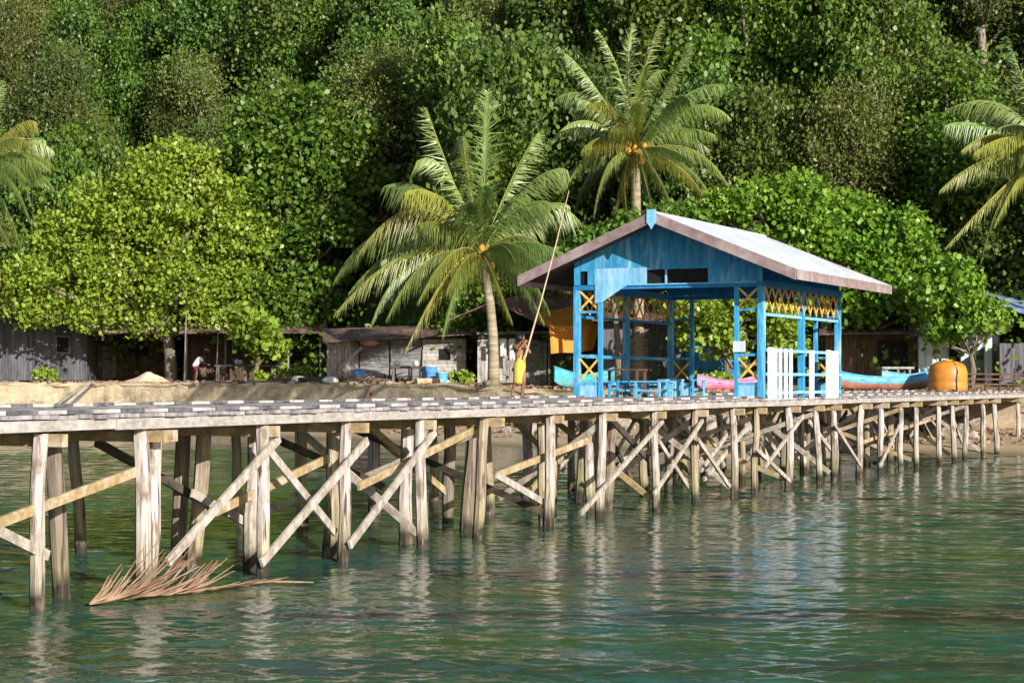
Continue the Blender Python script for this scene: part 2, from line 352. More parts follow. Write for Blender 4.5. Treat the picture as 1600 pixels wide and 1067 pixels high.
# seawall along the left shore
rng = random.Random(5)
wallroot = empty('seawall', (-14, ys(-14) + 7, .8), 'long ochre concrete seawall along the shore behind the pier', 'seawall')
mb = MB(); N = 190; prof = [(6.75, .5), (6.95, 2.48), (6.9, 2.5), (6.9, 2.62), (7.5, 2.62), (7.5, .5)]
for i in range(N):
    x = -75 + i * .42
    for k, (d, z) in enumerate(prof):
        j = (noise.noise(Vector((x * .7, k * 2.1, 1))) + noise.noise(Vector((x * 2.3, k * 2.1, 5))) * .7) * .13
        mb.v.append((x, ys(x) + d + j, (z + j * .9 if z > 1 else z) - (2.62 - plateau(x)) * (1 if z > 1 else 0)))
n = len(prof)
for i in range(N - 1):
    for k in range(n - 1): mb.f.append((i * n + k, (i + 1) * n + k, (i + 1) * n + k + 1, i * n + k + 1)); mb.m.append(0)
mb.build('wall_face', M['concrete'], wallroot)

# ---------------------------------------------------------------- pier
ZT = 2.30; WD = 4.75; TE = 62.5
pier = empty('wooden_pier', P(0, 0, 0), 'long weathered wooden pier on many crooked piles with black and white kerbs', 'pier')
rng = random.Random(11)
mb = MB(); t = -14.0
while t < TE:
    wd = rng.uniform(.17, .24); a = rng.uniform(-.05, .03); zz = rng.uniform(-.008, .008)
    mb.pbox(t, -.12 + a, ZT - .05 + zz, t + wd, WD + .1 + rng.uniform(-.04, .05), ZT + zz); t += wd + rng.uniform(.01, .035)
mb.build('deck', M['deck'], pier)
# side stringers, one part per length of timber
for w0 in (-.06, WD):
    t = -14
    while t < TE:
        L = rng.uniform(4.2, 6.3); L = min(L, TE - t); a = rng.uniform(-.015, .015)
        s = MB(); s.hexa([P(t, w0 - .045, 2.105 + a), P(t, w0 + .045, 2.105 + a), P(t + L - .02, w0 + .045, 2.105 - a), P(t + L - .02, w0 - .045, 2.105 - a),
                          P(t, w0 - .045, 2.24), P(t, w0 + .045, 2.24), P(t + L - .02, w0 + .045, 2.24), P(t + L - .02, w0 - .045, 2.24)])
        s.build('stringer', M['stringer'], pier); t += L
for w0 in (1.5, 3.1):
    s = MB(); s.pbox(-14, w0 - .05, 2.08, TE, w0 + .05, 2.24); s.build('joist', M['darkwood'], pier)
# kerb blocks painted black and white
for w0 in (.0, WD - .08):
    s = MB(); t = -14; k = 0
    while t < TE - 1:
        L = .52 + rng.uniform(-.05, .05)
        if not (25.9 < t < 33.2 and w0 < 1):
            s.pbox(t, w0 - .07 + rng.uniform(-.01, .01), ZT + .012, t + L, w0 + .07, ZT + .056 + rng.uniform(-.006, .006), k % 2)
        elif len(s.v): s.build('kerb', [M['white'], M['black']], pier); s = MB()
        t += L + .01; k += 1
    if len(s.v): s.build('kerb', [M['white'], M['black']], pier)
near = [-250, -90, 62, 222, 243, 408, 541, 655, 758, 860, 940, 1021, 1085, 1145, 1182, 1232, 1274, 1300, 1346, 1376, 1408, 1430, 1465, 1487, 1509, 1535, 1553, 1590]
def pile(t, w, r, mat, top=2.1, lean=.065, sq=1):
    q = P(t, w, 0); gy = gz(q.x, q.y); bot = max(-1.2, gy - .4) if gy > -1 else -1.2
    lx, ly = rng.uniform(-lean, lean), rng.uniform(-lean, lean); s = MB(); pts = []; rr = []
    for i in range(6):
        f = i / 5; z = lerp(bot, top, f)
        pts.append(q + Vector((lx * (1 - z / 2.1) * 2 + rng.uniform(-.028, .028), ly * 2 * (1 - z / 2.1), z))); rr.append(r * (1.08 - .12 * f))
    s.tube(pts, rr, 8, jit=.09, rng=rng); s.build('pile', mat, pier, smooth=False)
k = 0
for px in near:
    t = tpx(px, .05); pile(t, .05, rng.uniform(.092, .108) if px < 900 else rng.uniform(.08, .105), M['pileA'] if px not in (758, 1085, 1182) else M['pileC'], 2.09)
    k += 1
for px, w in ((83, .75), (318, 1.35), (398, .65), (285, 1.9), (522, .6), (636, .75), (741, .9), (846, .55), (920, 1.1), (958, .9)):
    pile(tpx(px, w), w, .11, [M['pileA'], M['pileB'], M['pileC']][k % 3], 2.07); k += 1
nb = [tpx(p, 0) for p in near if p not in (243,)]
for t in nb[8:24]: pile(t + rng.uniform(-.4, .4), 2.3 + rng.uniform(-.3, .3), rng.uniform(.08, .12), [M['pileB'], M['pileA'], M['pileC']][rng.randrange(3)], 2.07, .07)
for i in range(26):
    t = -6 + i * 2.4; pile(t + rng.uniform(-.4, .4), WD - .15, rng.uniform(.09, .12), [M['pileA'], M['pileB'], M['pileC']][rng.randrange(3)], 2.07, .06)
for i in range(8): pile(22 + i * 2.9 + rng.uniform(-.6, .6), rng.uniform(.5, 3.8), rng.uniform(.07, .11), [M['pileA'], M['pileC']][rng.randrange(2)], 2.07, .12)
# cross heads resting on the piles
for px in near:
    t = tpx(px, 0)
    s = MB(); s.pbox(t + .1, -.22 + rng.uniform(-.06, .05), 1.93, t + .21, WD + .1, 2.078); s.build('crosshead', M['ochre'], pier)
# braces on the near face, placed between the piles as they run in the photo
NB = [((-60, 838), (238, 727), .1, 'ochre', .3), ((-50, 805), (75, 868), .1, 'brace', .3), ((436, 684), (262, 878), -.1, 'brace', 0), ((422, 706), (524, 832), .22, 'brace', 0),
      ((574, 688), (408, 880), -.1, 'brace', 0), ((680, 674), (546, 852), -.1, 'brace', 0), ((768, 658), (560, 760), .3, 'ochre', 0),
      ((862, 792), (776, 742), .25, 'brace', 0), ((776, 742), (928, 684), .3, 'ochre', 0), ((1036, 657), (908, 802), -.1, 'brace', 0),
      ((1098, 656), (1022, 772), -.1, 'brace', 0), ((1090, 686), (1140, 760), -.1, 'brace', 0), ((1150, 660), (1095, 735), .2, 'brace', 0),
      ((1180, 700), (1235, 752), -.1, 'brace', 0), ((1255, 650), (1195, 730), -.1, 'brace', 0), ((1303, 662), (1345, 728), -.1, 'brace', 0),
      ((1410, 655), (1375, 728), -.1, 'brace', 0), ((1350, 690), (1470, 650), .3, 'ochre', 0), ((1030, 690), (1075, 760), .2, 'brace', 0),
      ((955, 655), (1015, 720), .25, 'darkwood', 0), ((335, 800), (520, 712), .6, 'ochre', 0), ((150, 690), (330, 790), 1.8, 'darkwood', 0),
      ((300, 770), (410, 830), 1.2, 'brace', 0), ((440, 690), (600, 760), 2.3, 'darkwood', 0)]
for a, b2, w, mm, _ in NB:
    s = MB(); s.beam(PP(*a, w), PP(*b2, w), .045, .125 if a[0] < 1000 else .1, side=(-.9, .44, 0)); s.build('brace', M[mm], pier)
for i in range(10):
    t = 13 + i * 3.4; w = [2.3, WD - .25][i % 2]; u = rng.choice((-1, 1))
    s = MB(); s.beam(P(t - 1.5, w, 1.2 + u * .75), P(t + 1.6, w, 1.15 - u * .6), .05, .13, side=(-.9, .44, 0)); s.build('brace', M[rng.choice(('ochre', 'darkwood', 'brace'))], pier)
for i in range(34):
    t = rng.uniform(20, 54); w = rng.uniform(.0, WD - .3); u = rng.choice((-1, 1)); L = rng.uniform(.7, 1.5)
    s = MB(); s.beam(P(t - L, w, 1.15 + u * rng.uniform(.3, .9)), P(t + L, w + rng.uniform(-.2, .2), 1.15 - u * rng.uniform(.3, .9)), .05, rng.uniform(.08, .13), side=(-.9, .44, 0)); s.build('brace', M[rng.choice(('ochre', 'darkwood', 'brace', 'brace'))], pier)
for i, px in enumerate(near[7:26]):
    t = tpx(px, 0) + .14; u = 1 if i % 2 else -1
    s = MB(); s.beam(P(t, .1, 1.05 + u * .8), P(t, rng.choice((2.3, 4.5)), 1.1 - u * .75), .05, .12, side=(DX, DY, 0)); s.build('brace', M[rng.choice(('darkwood', 'brace', 'ochre'))], pier)

# ---------------------------------------------------------------- pavilion on the pier
T0, T1, TM, PWD = 26.4, 32.9, 29.62, 4.85
pav = empty('blue_pavilion', P(T0, 0, ZT), 'open blue pavilion with yellow lattices and pale metal gable roof standing on the pier', 'pavilion')
ZE = 5.07                                            # top of the side beams
def ridge(w): return 6.78 - abs(w - PWD / 2) * .407  # roof top surface height over w
def post(t, w, th, z1, mat='blue', z0=ZT + .012):
    s = MB(); s.pbox(t - th / 2, w - th / 2, z0, t + th / 2, w + th / 2, z1); s.build('post', M[mat], pav)
for t in (T0, TM, T1):
    for w in (0, PWD): post(t, w, .15, ZE - .07)
for t in (T0, T1):
    post(t, .62, .1, ZE - .07); post(t, PWD - .64, .1, ZE - .07)
post(T0 + .16, -.002, .09, ZE - .09, 'paleblue')
for w in (0, PWD):
    s = MB(); s.pbox(T0 + .078, w - .05, ZE - .07, T1 + .3, w + .05, ZE + .09); s.build('beam', M['deepblue'], pav)
    s = MB(); s.pbox(T0 + .08, w - .035, 4.3, T1 - .08, w + .035, 4.37); s.build('rail', M['paleblue' if w == 0 else 'deepblue'], pav)
for t in (T0, T1):
    s = MB(); s.pbox(t - .05, -.08, ZE - .068, t + .05, PWD + .08, ZE + .05); s.build('beam', M['deepblue'], pav)
def cross(t0, w0, t1, w1, z0, z1, wd=.05):
    s = MB(); s.beam(P(t0, w0, z0), P(t1, w1, z1), .025, wd, side=(DX, DY, 0) if w0 != w1 else (-DY, DX, 0))
    a = P(t0, w0, z1); b3 = P(t1, w1, z0); off = Vector((-DX, -DY, 0)) * .028 if w0 != w1 else Vector((DY, -DX, 0)) * .028
    s.beam(a + off, b3 + off, .025, wd, side=(DX, DY, 0) if w0 != w1 else (-DY, DX, 0))
    s.build('cross_lattice', M['yellow'], pav)
for t in (T0, T1):
    for a, c in ((.05, .58), (PWD - .6, PWD - .07)):
        cross(t, a, t, c, 4.5, 4.98); cross(t, a, t, c, 2.72, 3.28)
        for z in (4.42, 3.32, 2.62):
            s = MB(); s.pbox(t - .03, a + .012, z, t + .03, c - .012, z + .06); s.build('rail', M['blue'], pav)
        s = MB(); s.pbox(t - .02, a + .014, ZT + .012, t + .02, c - .014, 2.615); s.build('lower_panel', M['paleblue'], pav)
for w in (0, PWD):
    n = 12
    for i in range(n):
        a = lerp(T0 + .12, T1 - .12, i / n); c = lerp(T0 + .12, T1 - .12, (i + 1) / n)
        if abs((a + c) / 2 - TM) < .2: a, c = a, c
        cross(a, w - .045, c, w - .045, 4.4, 4.98, .045)
# side railing: white boards and pickets on the near side
RB = [(1198, 1205), (1205.4, 1212), (1215, 1219.5), (1223.5, 1228), (1231.5, 1236), (1263, 1270), (1289, 1296), (1296.4, 1303), (1304.5, 1308)]
for a, c in RB:
    s = MB(); s.pbox(tpx(a, -.1), -.145, 2.255, tpx(c, -.1), -.12, 3.53 + rng.uniform(-.02, .02)); s.build('railing_board', M['whitewall'], pav)
for z in (3.43, 2.85, 2.4):
    s = MB(); s.pbox(T0 + .1, -.118, z, T1 - .08, -.078, z + .07); s.build('rail', M['paleblue'], pav)
for z in (3.3, 2.6):
    s = MB(); s.pbox(T0 + .08, PWD - .02, z, T1 - .08, PWD + .03, z + .08); s.build('rail', M['blue'], pav)
# gable walls of vertical boards, with the slot openings
for t in (T0, T1):
    s = MB(); w = -.06; i = 0
    while w < PWD + .05:
        wd = min(.2, PWD + .06 - w); mid = w + wd / 2
        top0 = ridge(w) - .09; top1 = ridge(w + wd) - .09
        zb = ZE + .052; segs = [(zb, zb, None, 0)]
        if t == T0:
            if 1.25 < mid < 2.95: segs = [(zb, zb, 5.1, 0), (5.47, 5.47, None, 0)]
            elif PWD - .36 < mid < PWD - .08: segs = [(5.47, 5.47, None, 0)]
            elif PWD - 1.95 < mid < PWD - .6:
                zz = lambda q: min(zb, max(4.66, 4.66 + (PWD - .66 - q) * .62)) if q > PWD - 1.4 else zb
                segs = [(zz(w), zz(w + wd), 5.53, 1), (5.533, 5.533, None, 0)]  # paler left boards: sunlight on this part of the gable put into the colour
        dz = rng.uniform(-.002, .003)
        for z0, z0b, z1, mi in segs:
            a0 = z1 or top0; a1 = z1 or top1
            if min(a0, a1) - z0 < .03: continue
            tt = t - .075 + dz
            s.hexa([P(tt, w, z0), P(tt, w + wd - .006, z0b), P(tt + .022, w + wd - .006, z0b), P(tt + .022, w, z0), P(tt, w, a0), P(tt, w + wd - .006, a1), P(tt + .022, w + wd - .006, a1), P(tt + .022, w, a0)], mi)
        w += wd; i += 1
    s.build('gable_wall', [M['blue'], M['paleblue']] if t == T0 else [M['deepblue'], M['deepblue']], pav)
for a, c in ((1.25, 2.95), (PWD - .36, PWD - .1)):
    s = MB(); s.pbox(T0 + .0, a, 5.125, T0 + .03, c, 5.47); s.build('dark_slot_sheet', M['darkfill'], pav)  # solid dark sheet behind each slot, shade of the inside put into its colour
s = MB(); s.pbox(T0 - .085, 2.4, 5.1, T0 - .06, 2.45, 5.47); s.build('mullion', M['paleblue'], pav)
s = MB(); s.pbox(T0 - .09, .1, ZE + .02, T0 - .052, PWD - 1.4, ZE + .05); s.build('trim', M['paleblue'], pav)

# roof: two corrugated sheets, boards and finial
RT0, RT1, EO = T0 - 1.0, T0 + 7.6, 1.18
for side in (0, 1):
    s = MB(); n = 130; wr = PWD / 2; we = -EO if side == 0 else PWD + EO
    for i in range(n + 1):
        t = lerp(RT0 + .03, RT1, i / n); dz = .022 * math.sin(i * math.pi / 2.0 * 1.0) + .02 * noise.noise(Vector((t * .8, side * 5, 0)))
        for j in range(7):
            w = lerp(wr, we, j / 6); s.v.append(tuple(P(t, w, ridge(w) + dz + .02 * noise.noise(Vector((t, w, 7))))))
    for i in range(n):
        for j in range(6):
            a = i * 7 + j; s.f.append((a, a + 1, a + 8, a + 7) if side == 0 else (a, a + 7, a + 8, a + 1)); s.m.append(0)
    rf = s.build('roof', M['roof'], pav)
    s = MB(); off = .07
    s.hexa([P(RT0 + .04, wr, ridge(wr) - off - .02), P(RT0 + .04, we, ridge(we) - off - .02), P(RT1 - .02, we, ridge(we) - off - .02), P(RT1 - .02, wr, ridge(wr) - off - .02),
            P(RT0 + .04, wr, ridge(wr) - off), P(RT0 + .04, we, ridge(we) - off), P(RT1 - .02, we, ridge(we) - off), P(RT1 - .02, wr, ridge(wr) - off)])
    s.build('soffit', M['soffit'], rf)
    for tt in (RT0, RT1):
        s = MB(); zt0, zt1 = ridge(wr) + .03, ridge(we) + .03; bh = .26
        s.hexa([P(tt - .03, wr, zt0 - bh), P(tt - .03, we, zt1 - bh), P(tt + .01, we, zt1 - bh), P(tt + .01, wr, zt0 - bh), P(tt - .03, wr, zt0), P(tt - .03, we, zt1), P(tt + .01, we, zt1), P(tt + .01, wr, zt0)])
        s.build('barge_board', M['mauve'], pav)
    s = MB(); sg = -1 if side == 0 else 1
    s.pbox(RT0 + .012, min(we, we + sg * .03), ridge(we) - .22, RT1 - .02, max(we, we + sg * .03), ridge(we) + .012); s.build('fascia', M['mauve'], pav)
s = MB(); c = PWD / 2
pts = [(c - .11, 6.86), (c + .11, 6.86), (c + .12, 6.55), (c + .05, 6.47), (c, 6.38), (c - .05, 6.47), (c - .12, 6.55)]
s.add([P(RT0 - .07, w, z) for w, z in pts] + [P(RT0 - .034, w, z) for w, z in pts], [tuple(range(7)), tuple(range(13, 6, -1))] + [(i, i + 7, (i + 1) % 7 + 7, (i + 1) % 7) for i in range(7)])
s.build('finial', M['paleblue'], pav)
s = MB(); s.tube([P(RT0 + .02, PWD / 2, 6.79), P(RT1, PWD / 2, 6.79)], .05, 8); s.build('ridge_cap', M['roof'], pav)
s = MB(); s.pbox(T0 - .1, .38, 3.42, T0 - .06, .68, 3.68); tag(s.build('notice_board', M['whitewall'], origin_at=P(T0 - .1, .5, 3.42)), 'small blank white board fixed to the front right post of the pavilion', 'notice board')
# furniture inside: table, benches, stools (local builds)
def bench(loc, L, label, mat, h=.42, d=.3, name='bench', cat='bench', grp=None, rz=0, top=None):
    e = empty(name, loc, label, cat, grp, rz)
    s = MB(); s.box(-L / 2, -d / 2, h - .04, L / 2, d / 2, h); s.build('seat' if cat != 'table' else 'table_top', M[top or mat], e, local=True)
    for sx_ in (-1, 1):
        for sy_ in (-1, 1):
            s = MB(); x, y = sx_ * (L / 2 - .06), sy_ * (d / 2 - .04); s.box(x - .03, y - .03, 0, x + .03, y + .03, h - .042); s.build('leg', M[mat], e, local=True)
    s = MB(); s.box(-L / 2 + .092, -.02, h * .35, L / 2 - .092, .02, h * .35 + .05)
    for sx_ in (-1, 1): s.box(sx_ * (L / 2 - .06) - .02, -d / 2 + .072, h * .35, sx_ * (L / 2 - .06) + .02, d / 2 - .072, h * .35 + .05)
    s.build('stretcher', M[mat], e, local=True)
    return e
ra = math.atan2(DY, DX)
bench(P(27.6, 4.1, ZT + .005), 1.1, 'small wooden table just inside the left front of the pavilion', 'brownplank', .72, .6, 'table', 'table', rz=ra + 1.57)
bench(P(28.6, 4.35, ZT + .005), 2.2, 'long blue bench along the far side of the pavilion', 'blue', rz=ra)
bench(P(27.2, 3.1, ZT + .005), 1.0, 'sky blue bench in front of the small table in the pavilion', 'skyblue', rz=ra + 1.57)
for k, (t, w, lb, mt) in enumerate(((28.4, 3.0, 'pale blue stool in the middle of the pavilion floor', 'paleblue'), (30.4, 3.9, 'bright blue stool next to the rear post of the pavilion', 'skyblue'), (31.2, 3.4, 'blue stool nearest the back of the pavilion', 'blue'),
                                (29.4, 3.6, 'pale blue stool between the two posts of the far side', 'paleblue'), (31.8, 4.4, 'stool in the far back corner of the pavilion', 'skyblue'))):
    bench(P(t, w, ZT + .005), .42, lb, mt, .46, .38, 'stool', 'stool', 'stools inside the pavilion', ra + k)

# ---------------------------------------------------------------- people
def skinbody(name, V, E, Rr, mat, parent, extra=None, root=0):
    me = bpy.data.meshes.new(name); me.from_pydata(V, E, []); o = bpy.data.objects.new(name, me); COL.objects.link(o)
    sk = o.modifiers.new('skin', 'SKIN'); sk.use_smooth_shade = True
    for i, r in enumerate(Rr):
        d = me.skin_vertices[0].data[i]; d.radius = (r, r) if not hasattr(r, '__len__') else r; d.use_root = (i == root)
    o.modifiers.new('sub', 'SUBSURF').render_levels = 2; o.modifiers['sub'].levels = 2
    bpy.context.view_layer.update(); dg = bpy.context.evaluated_depsgraph_get()
    m2 = bpy.data.meshes.new_from_object(o.evaluated_get(dg)); bpy.data.objects.remove(o)
    bm = bmesh.new(); bm.from_mesh(m2)
    if extra: bm.from_mesh(extra)
    bm.to_mesh(m2); bm.free(); m2.materials.clear(); m2.materials.append(mat)
    for p in m2.polygons: p.use_smooth = True
    b = bpy.data.objects.new(name, m2); COL.objects.link(b); b.parent = parent
    return b
def figure(loc, label, j, head_dir, parent_kind='person', scale=1.0, rz=0):
    """j: joints in metres at full scale; hands get five bent fingers each"""
    e = empty('person', loc, label, 'person', rz=rz); e.scale = (scale,) * 3
    V, E, Rr = [], [], []
    def add(p, r, prev=None):
        V.append(tuple(p)); Rr.append(r); 
        if prev is not None: E.append((prev, len(V) - 1))
        return len(V) - 1
    pel = add(j['pelvis'], (.13, .1)); wa = add(j['waist'], (.115, .085), pel); ch = add(j['chest'], (.145, .1), wa); nk0 = add(j['neckb'], (.075, .07), ch)
    nk = add(Vector(j['neckb']).lerp(Vector(j['head']), .45), .05, nk0); hd = add(j['head'], (.075, .085), nk)
    tp = add(Vector(j['head']) + (Vector(j['head']) - Vector(j['neckb'])).normalized() * .08, (.068, .078), hd)
    for s in ('l', 'r'):
        h = add(j['hip' + s], .085, pel); k = add(j['knee' + s], .055, h); cf = add(Vector(j['knee' + s]).lerp(Vector(j['ank' + s]), .35), .052, k)
        a = add(j['ank' + s], .036, cf); d = Vector(j['toe' + s]) - Vector(j['ank' + s]); add(Vector(j['ank' + s]) + d, (.038, .022), a)
        sh = add(j['sh' + s], .055, ch); el = add(j['el' + s], .038, sh); wr = add(j['wr' + s], .026, el)
        fd = Vector(j['hand' + s]).normalized(); pm = add(Vector(j['wr' + s]) + fd * .055, (.036, .02), wr)
        sd = fd.cross(Vector((0, 1, .2))).normalized(); cur = sd.cross(fd).normalized()
        for q, L in ((-1.5, .06), (-.5, .075), (.5, .08), (1.5, .072)):
            a1 = add(Vector(V[pm]) + fd * .04 + sd * q * .018, .009, pm); a2 = add(Vector(V[a1]) + (fd * .7 + cur * .6).normalized() * L * .5, .008, a1); add(Vector(V[a2]) + (fd * .1 + cur).normalized() * L * .5, .007, a2)
        a1 = add(Vector(V[pm]) + sd * .035 + fd * .0, .011, pm); add(Vector(V[a1]) + (fd * .6 + cur * .6 + sd * .2).normalized() * .045, .009, a1)
    hv = Vector(j['head']); f = Vector(head_dir).normalized(); r_ = f.cross(Vector((0, 0, 1))).normalized(); up = r_.cross(f)
    x = MB(); x.ball(hv + f * .088 - up * .005, (.014, .014, .02), 8, 6); x.ball(hv + f * .078 - up * .045, (.024, .015, .008), 8, 5)
    x.ball(hv + r_ * .08, (.012, .018, .028), 8, 6); x.ball(hv - r_ * .08, (.012, .018, .028), 8, 6)
    xm = bpy.data.meshes.new('x'); xm.from_pydata(x.v, [], x.f)
    b = skinbody('body', V, E, Rr, M['skin'], e, xm)
    s = MB(); s.ball(hv + f * .072 + r_ * .03 + up * .02, .011, 8, 6); s.ball(hv + f * .072 - r_ * .03 + up * .02, .011, 8, 6); s.build('eyes', M['hair'], e, True, local=True)
    s = MB(); s.ball(hv - f * .02 + up * .05, (.098, .098, .095), 12, 9, jit=.04, rng=rng); s.build('hair', M['hair'], e, True, local=True)
    return e
bl = PP(812, 619, 4.25); bl.z = ZT + .01
boy = figure(bl, 'barefoot boy in a yellow wrap on the pier holding up a long pole', dict(
    pelvis=(0, 0, .86), waist=(.01, 0, 1.0), chest=(.02, 0, 1.18), neckb=(.03, 0, 1.33), head=(.04, -.02, 1.47),
    hipl=(-.08, 0, .8), kneel=(-.1, -.05, .45), ankl=(-.2, .06, .09), toel=(-.12, -.02, .02),
    hipr=(.08, 0, .8), kneer=(.1, -.1, .45), ankr=(.06, 0, .07), toer=(.16, -.08, .02),
    shl=(-.13, 0, 1.27), ell=(-.02, -.22, 1.2), wrl=(.11, -.2, 1.36), handl=(.1, .05, .1),
    shr=(.17, 0, 1.27), elr=(.26, -.12, 1.12), wrr=(.17, -.2, 1.24), handr=(-.04, .0, .1)), (.5, .3, .5), scale=.93)
s = MB()
s.tube([(0.02, 0, 1.08), (.01, 0, .95), (0, -.01, .8), (-.01, -.03, .62), (-.02, -.03, .44), (-.02, -.02, .38)], [.12, .125, .15, .14, .145, .13], 22, sq=.85, jit=.07, rng=rng); s.build('wrap', M['ycloth'], boy, True, local=True)
pb_ = bl + Vector((.12, -.2, .95)); s = MB()
top = at(889, 298, bl.y + .2); s.tube([pb_, pb_.lerp(top, .35) + Vector((.02, 0, -.03)), pb_.lerp(top, .7) + Vector((.02, 0, -.02)), top], [.024, .019, .014, .008], 8)
tag(s.build('long_pole', M['pole'], origin_at=pb_), 'long thin pale pole held upright and leaning right by the boy', 'pole')
wl = at(308, 600, 116); wl.z = gz(wl.x, wl.y) + .0
man = figure(wl, 'stooping person in a white shirt beside the wooden platform above the seawall', dict(
    pelvis=(-.1, 0, .9), waist=(-.02, 0, 1.02), chest=(.16, 0, 1.2), neckb=(.3, 0, 1.32), head=(.44, 0, 1.38),
    hipl=(-.16, .08, .84), kneel=(-.12, .1, .48), ankl=(-.2, .12, .09), toel=(-.05, .12, .02),
    hipr=(-.06, -.08, .84), kneer=(0, -.1, .48), ankr=(-.06, -.1, .09), toer=(.1, -.1, .02),
    shl=(.24, .16, 1.26), ell=(.36, .18, 1.02), wrl=(.56, .14, .95), handl=(.1, 0, -.02),
    shr=(.24, -.16, 1.26), elr=(.36, -.18, 1.02), wrr=(.58, -.14, .93), handr=(.1, 0, -.02)), (1, 0, -.4), scale=1.12)
s = MB(); s.tube([(-.12, 0, .8), (-.08, 0, .92), (-.02, 0, 1.03), (.14, 0, 1.2), (.25, 0, 1.29)], [.17, .165, .155, .18, .1], 14, sq=1.05, jit=.03, rng=rng)
for y in (-.16, .16): s.tube([(.22, y * 1.0, 1.26), (.31, y * 1.12, 1.1)], [.075, .07], 10)
s.build('shirt', M['wcloth'], man, True, local=True)
s = MB(); s.tube([(-.16, .08, .86), (-.13, .1, .56)], [.105, .095], 10); s.tube([(-.06, -.08, .86), (-.02, -.1, .56)], [.105, .095], 10); s.build('shorts', M['rcloth'], man, True, local=True)

# ---------------------------------------------------------------- boats
def boat(name, a, b3, beam, depth, label, top, bottom, rise=.35, z=None):
    a = Vector(a); b3 = Vector(b3); L = (b3 - a).length; mid = (a + b3) / 2; ang = math.atan2(b3.y - a.y, b3.x - a.x)
    e = empty(name, mid, label, 'boat', rz=ang)
    n = 18; out = []; secs = []
    for i in range(n + 1):
        u = -1 + 2 * i / n; hw = beam / 2 * max(.04, (1 - abs(u) ** 2.6)); sh = depth + rise * abs(u) ** 2.4; kz = .0 + rise * .8 * abs(u) ** 5
        x = u * L / 2; secs.append([(x, -hw, sh), (x, -hw * .86, lerp(kz, sh, .5)), (x, -hw * .45, lerp(kz, sh, .12)), (x, 0, kz), (x, hw * .45, lerp(kz, sh, .12)), (x, hw * .86, lerp(kz, sh, .5)), (x, hw, sh)])
    s = MB(); s.v = [p for q in secs for p in q] + [(x, y * .9, z + .04) if k not in (0, 6) else (x, y * .93, z) for q in secs for k, (x, y, z) in enumerate(q)]
    o2 = len(secs) * 7
    for i in range(n):
        for k in range(6):
            a0 = i * 7 + k; s.f.append((a0, a0 + 1, a0 + 8, a0 + 7)); s.m.append(0 if k in (0, 5) else 1)
            s.f.append((o2 + a0, o2 + a0 + 7, o2 + a0 + 8, o2 + a0 + 1)); s.m.append(0)
        for k in (0, 6): a0 = i * 7 + k; s.f.append((a0, a0 + 7, o2 + a0 + 7, o2 + a0) if k == 0 else (a0, o2 + a0, o2 + a0 + 7, a0 + 7)); s.m.append(0)
    s.build('hull', [M[top], M[bottom]], e, True, local=True)
    for sg in (-1, 1):
        s = MB(); s.tube([(q[0][0], sg * (q[0][1]) * -1 * -1, q[0][2] + .01) for q in secs], .025, 6); s.build('gunwale', M[top], e, True, local=True)
    for u in (-.45, 0, .45):
        hw = beam / 2 * (1 - abs(u) ** 2.6) * .95; s = MB(); s.box(u * L / 2 - .1, -hw, depth * .78, u * L / 2 + .1, hw, depth * .78 + .03); s.build('thwart', M['brownplank'], e, local=True)
    return e
def gpt(px, Y, dz=0): p = at(px, 600, Y); p.z = gz(p.x, p.y) + dz; return p
boat('rowing_boat', gpt(866, 86.5, .05), gpt(960, 92, .0), 1.1, .6, 'turquoise boat with raised bow behind the front left post of the pavilion', 'turq', 'turq', .4)
boat('rowing_boat', gpt(1089, 83.5, .02), gpt(1190, 85.5, .02), .95, .42, 'pink boat drawn up behind the pavilion floor', 'pink', 'pink', .3)
boat('canoe', gpt(1296, 80.5, .05), gpt(1462, 82, .05), 1.0, .55, 'long sky blue canoe with faded red bottom right of the pavilion', 'skyblue', 'redpaint', .35)
boat('canoe', gpt(1378, 84.5, .1), gpt(1500, 88, .1), .9, .5, 'dark hulled blue canoe behind the orange tank', 'skyblue', 'darkwood', .2)

# ---------------------------------------------------------------- tank
tp = gpt(1481, 80); tk = empty('water_tank', tp, 'round orange plastic water tank with a domed top at the end of the pier', 'water tank')
s = MB(); prof = [(.74, 0), (.8, .06), (.8, .36), (.785, .4), (.8, .44), (.8, .8), (.785, .84), (.79, .88), (.72, 1.05), (.58, 1.18), (.4, 1.25), (.2, 1.28)]
n = 28; s.v = [(r * math.cos(2 * math.pi * k / n), r * math.sin(2 * math.pi * k / n), z) for r, z in prof for k in range(n)]
for i in range(len(prof) - 1):
    for k in range(n): s.f.append((i * n + k, i * n + (k + 1) % n, (i + 1) * n + (k + 1) % n, (i + 1) * n + k)); s.m.append(0)
s.f.append(tuple((len(prof) - 1) * n + k for k in range(n))); s.m.append(0)
s.build('shell', M['tank'], tk, True, local=True)
s = MB(); s.tube([(0, 0, 1.27), (0, 0, 1.33)], [.22, .2], 16); s.build('lid', M['tank'], tk, True, local=True)
s = MB(); s.tube([(.2, -.815, .02), (.18, -.815, .5), (.22, -.81, .86), (.16, -.62, 1.14), (.1, -.3, 1.28)], .022, 6); s.build('dark_crease', M['darkwood'], tk, True, local=True)  # dark strip laid over the shell as its black crease

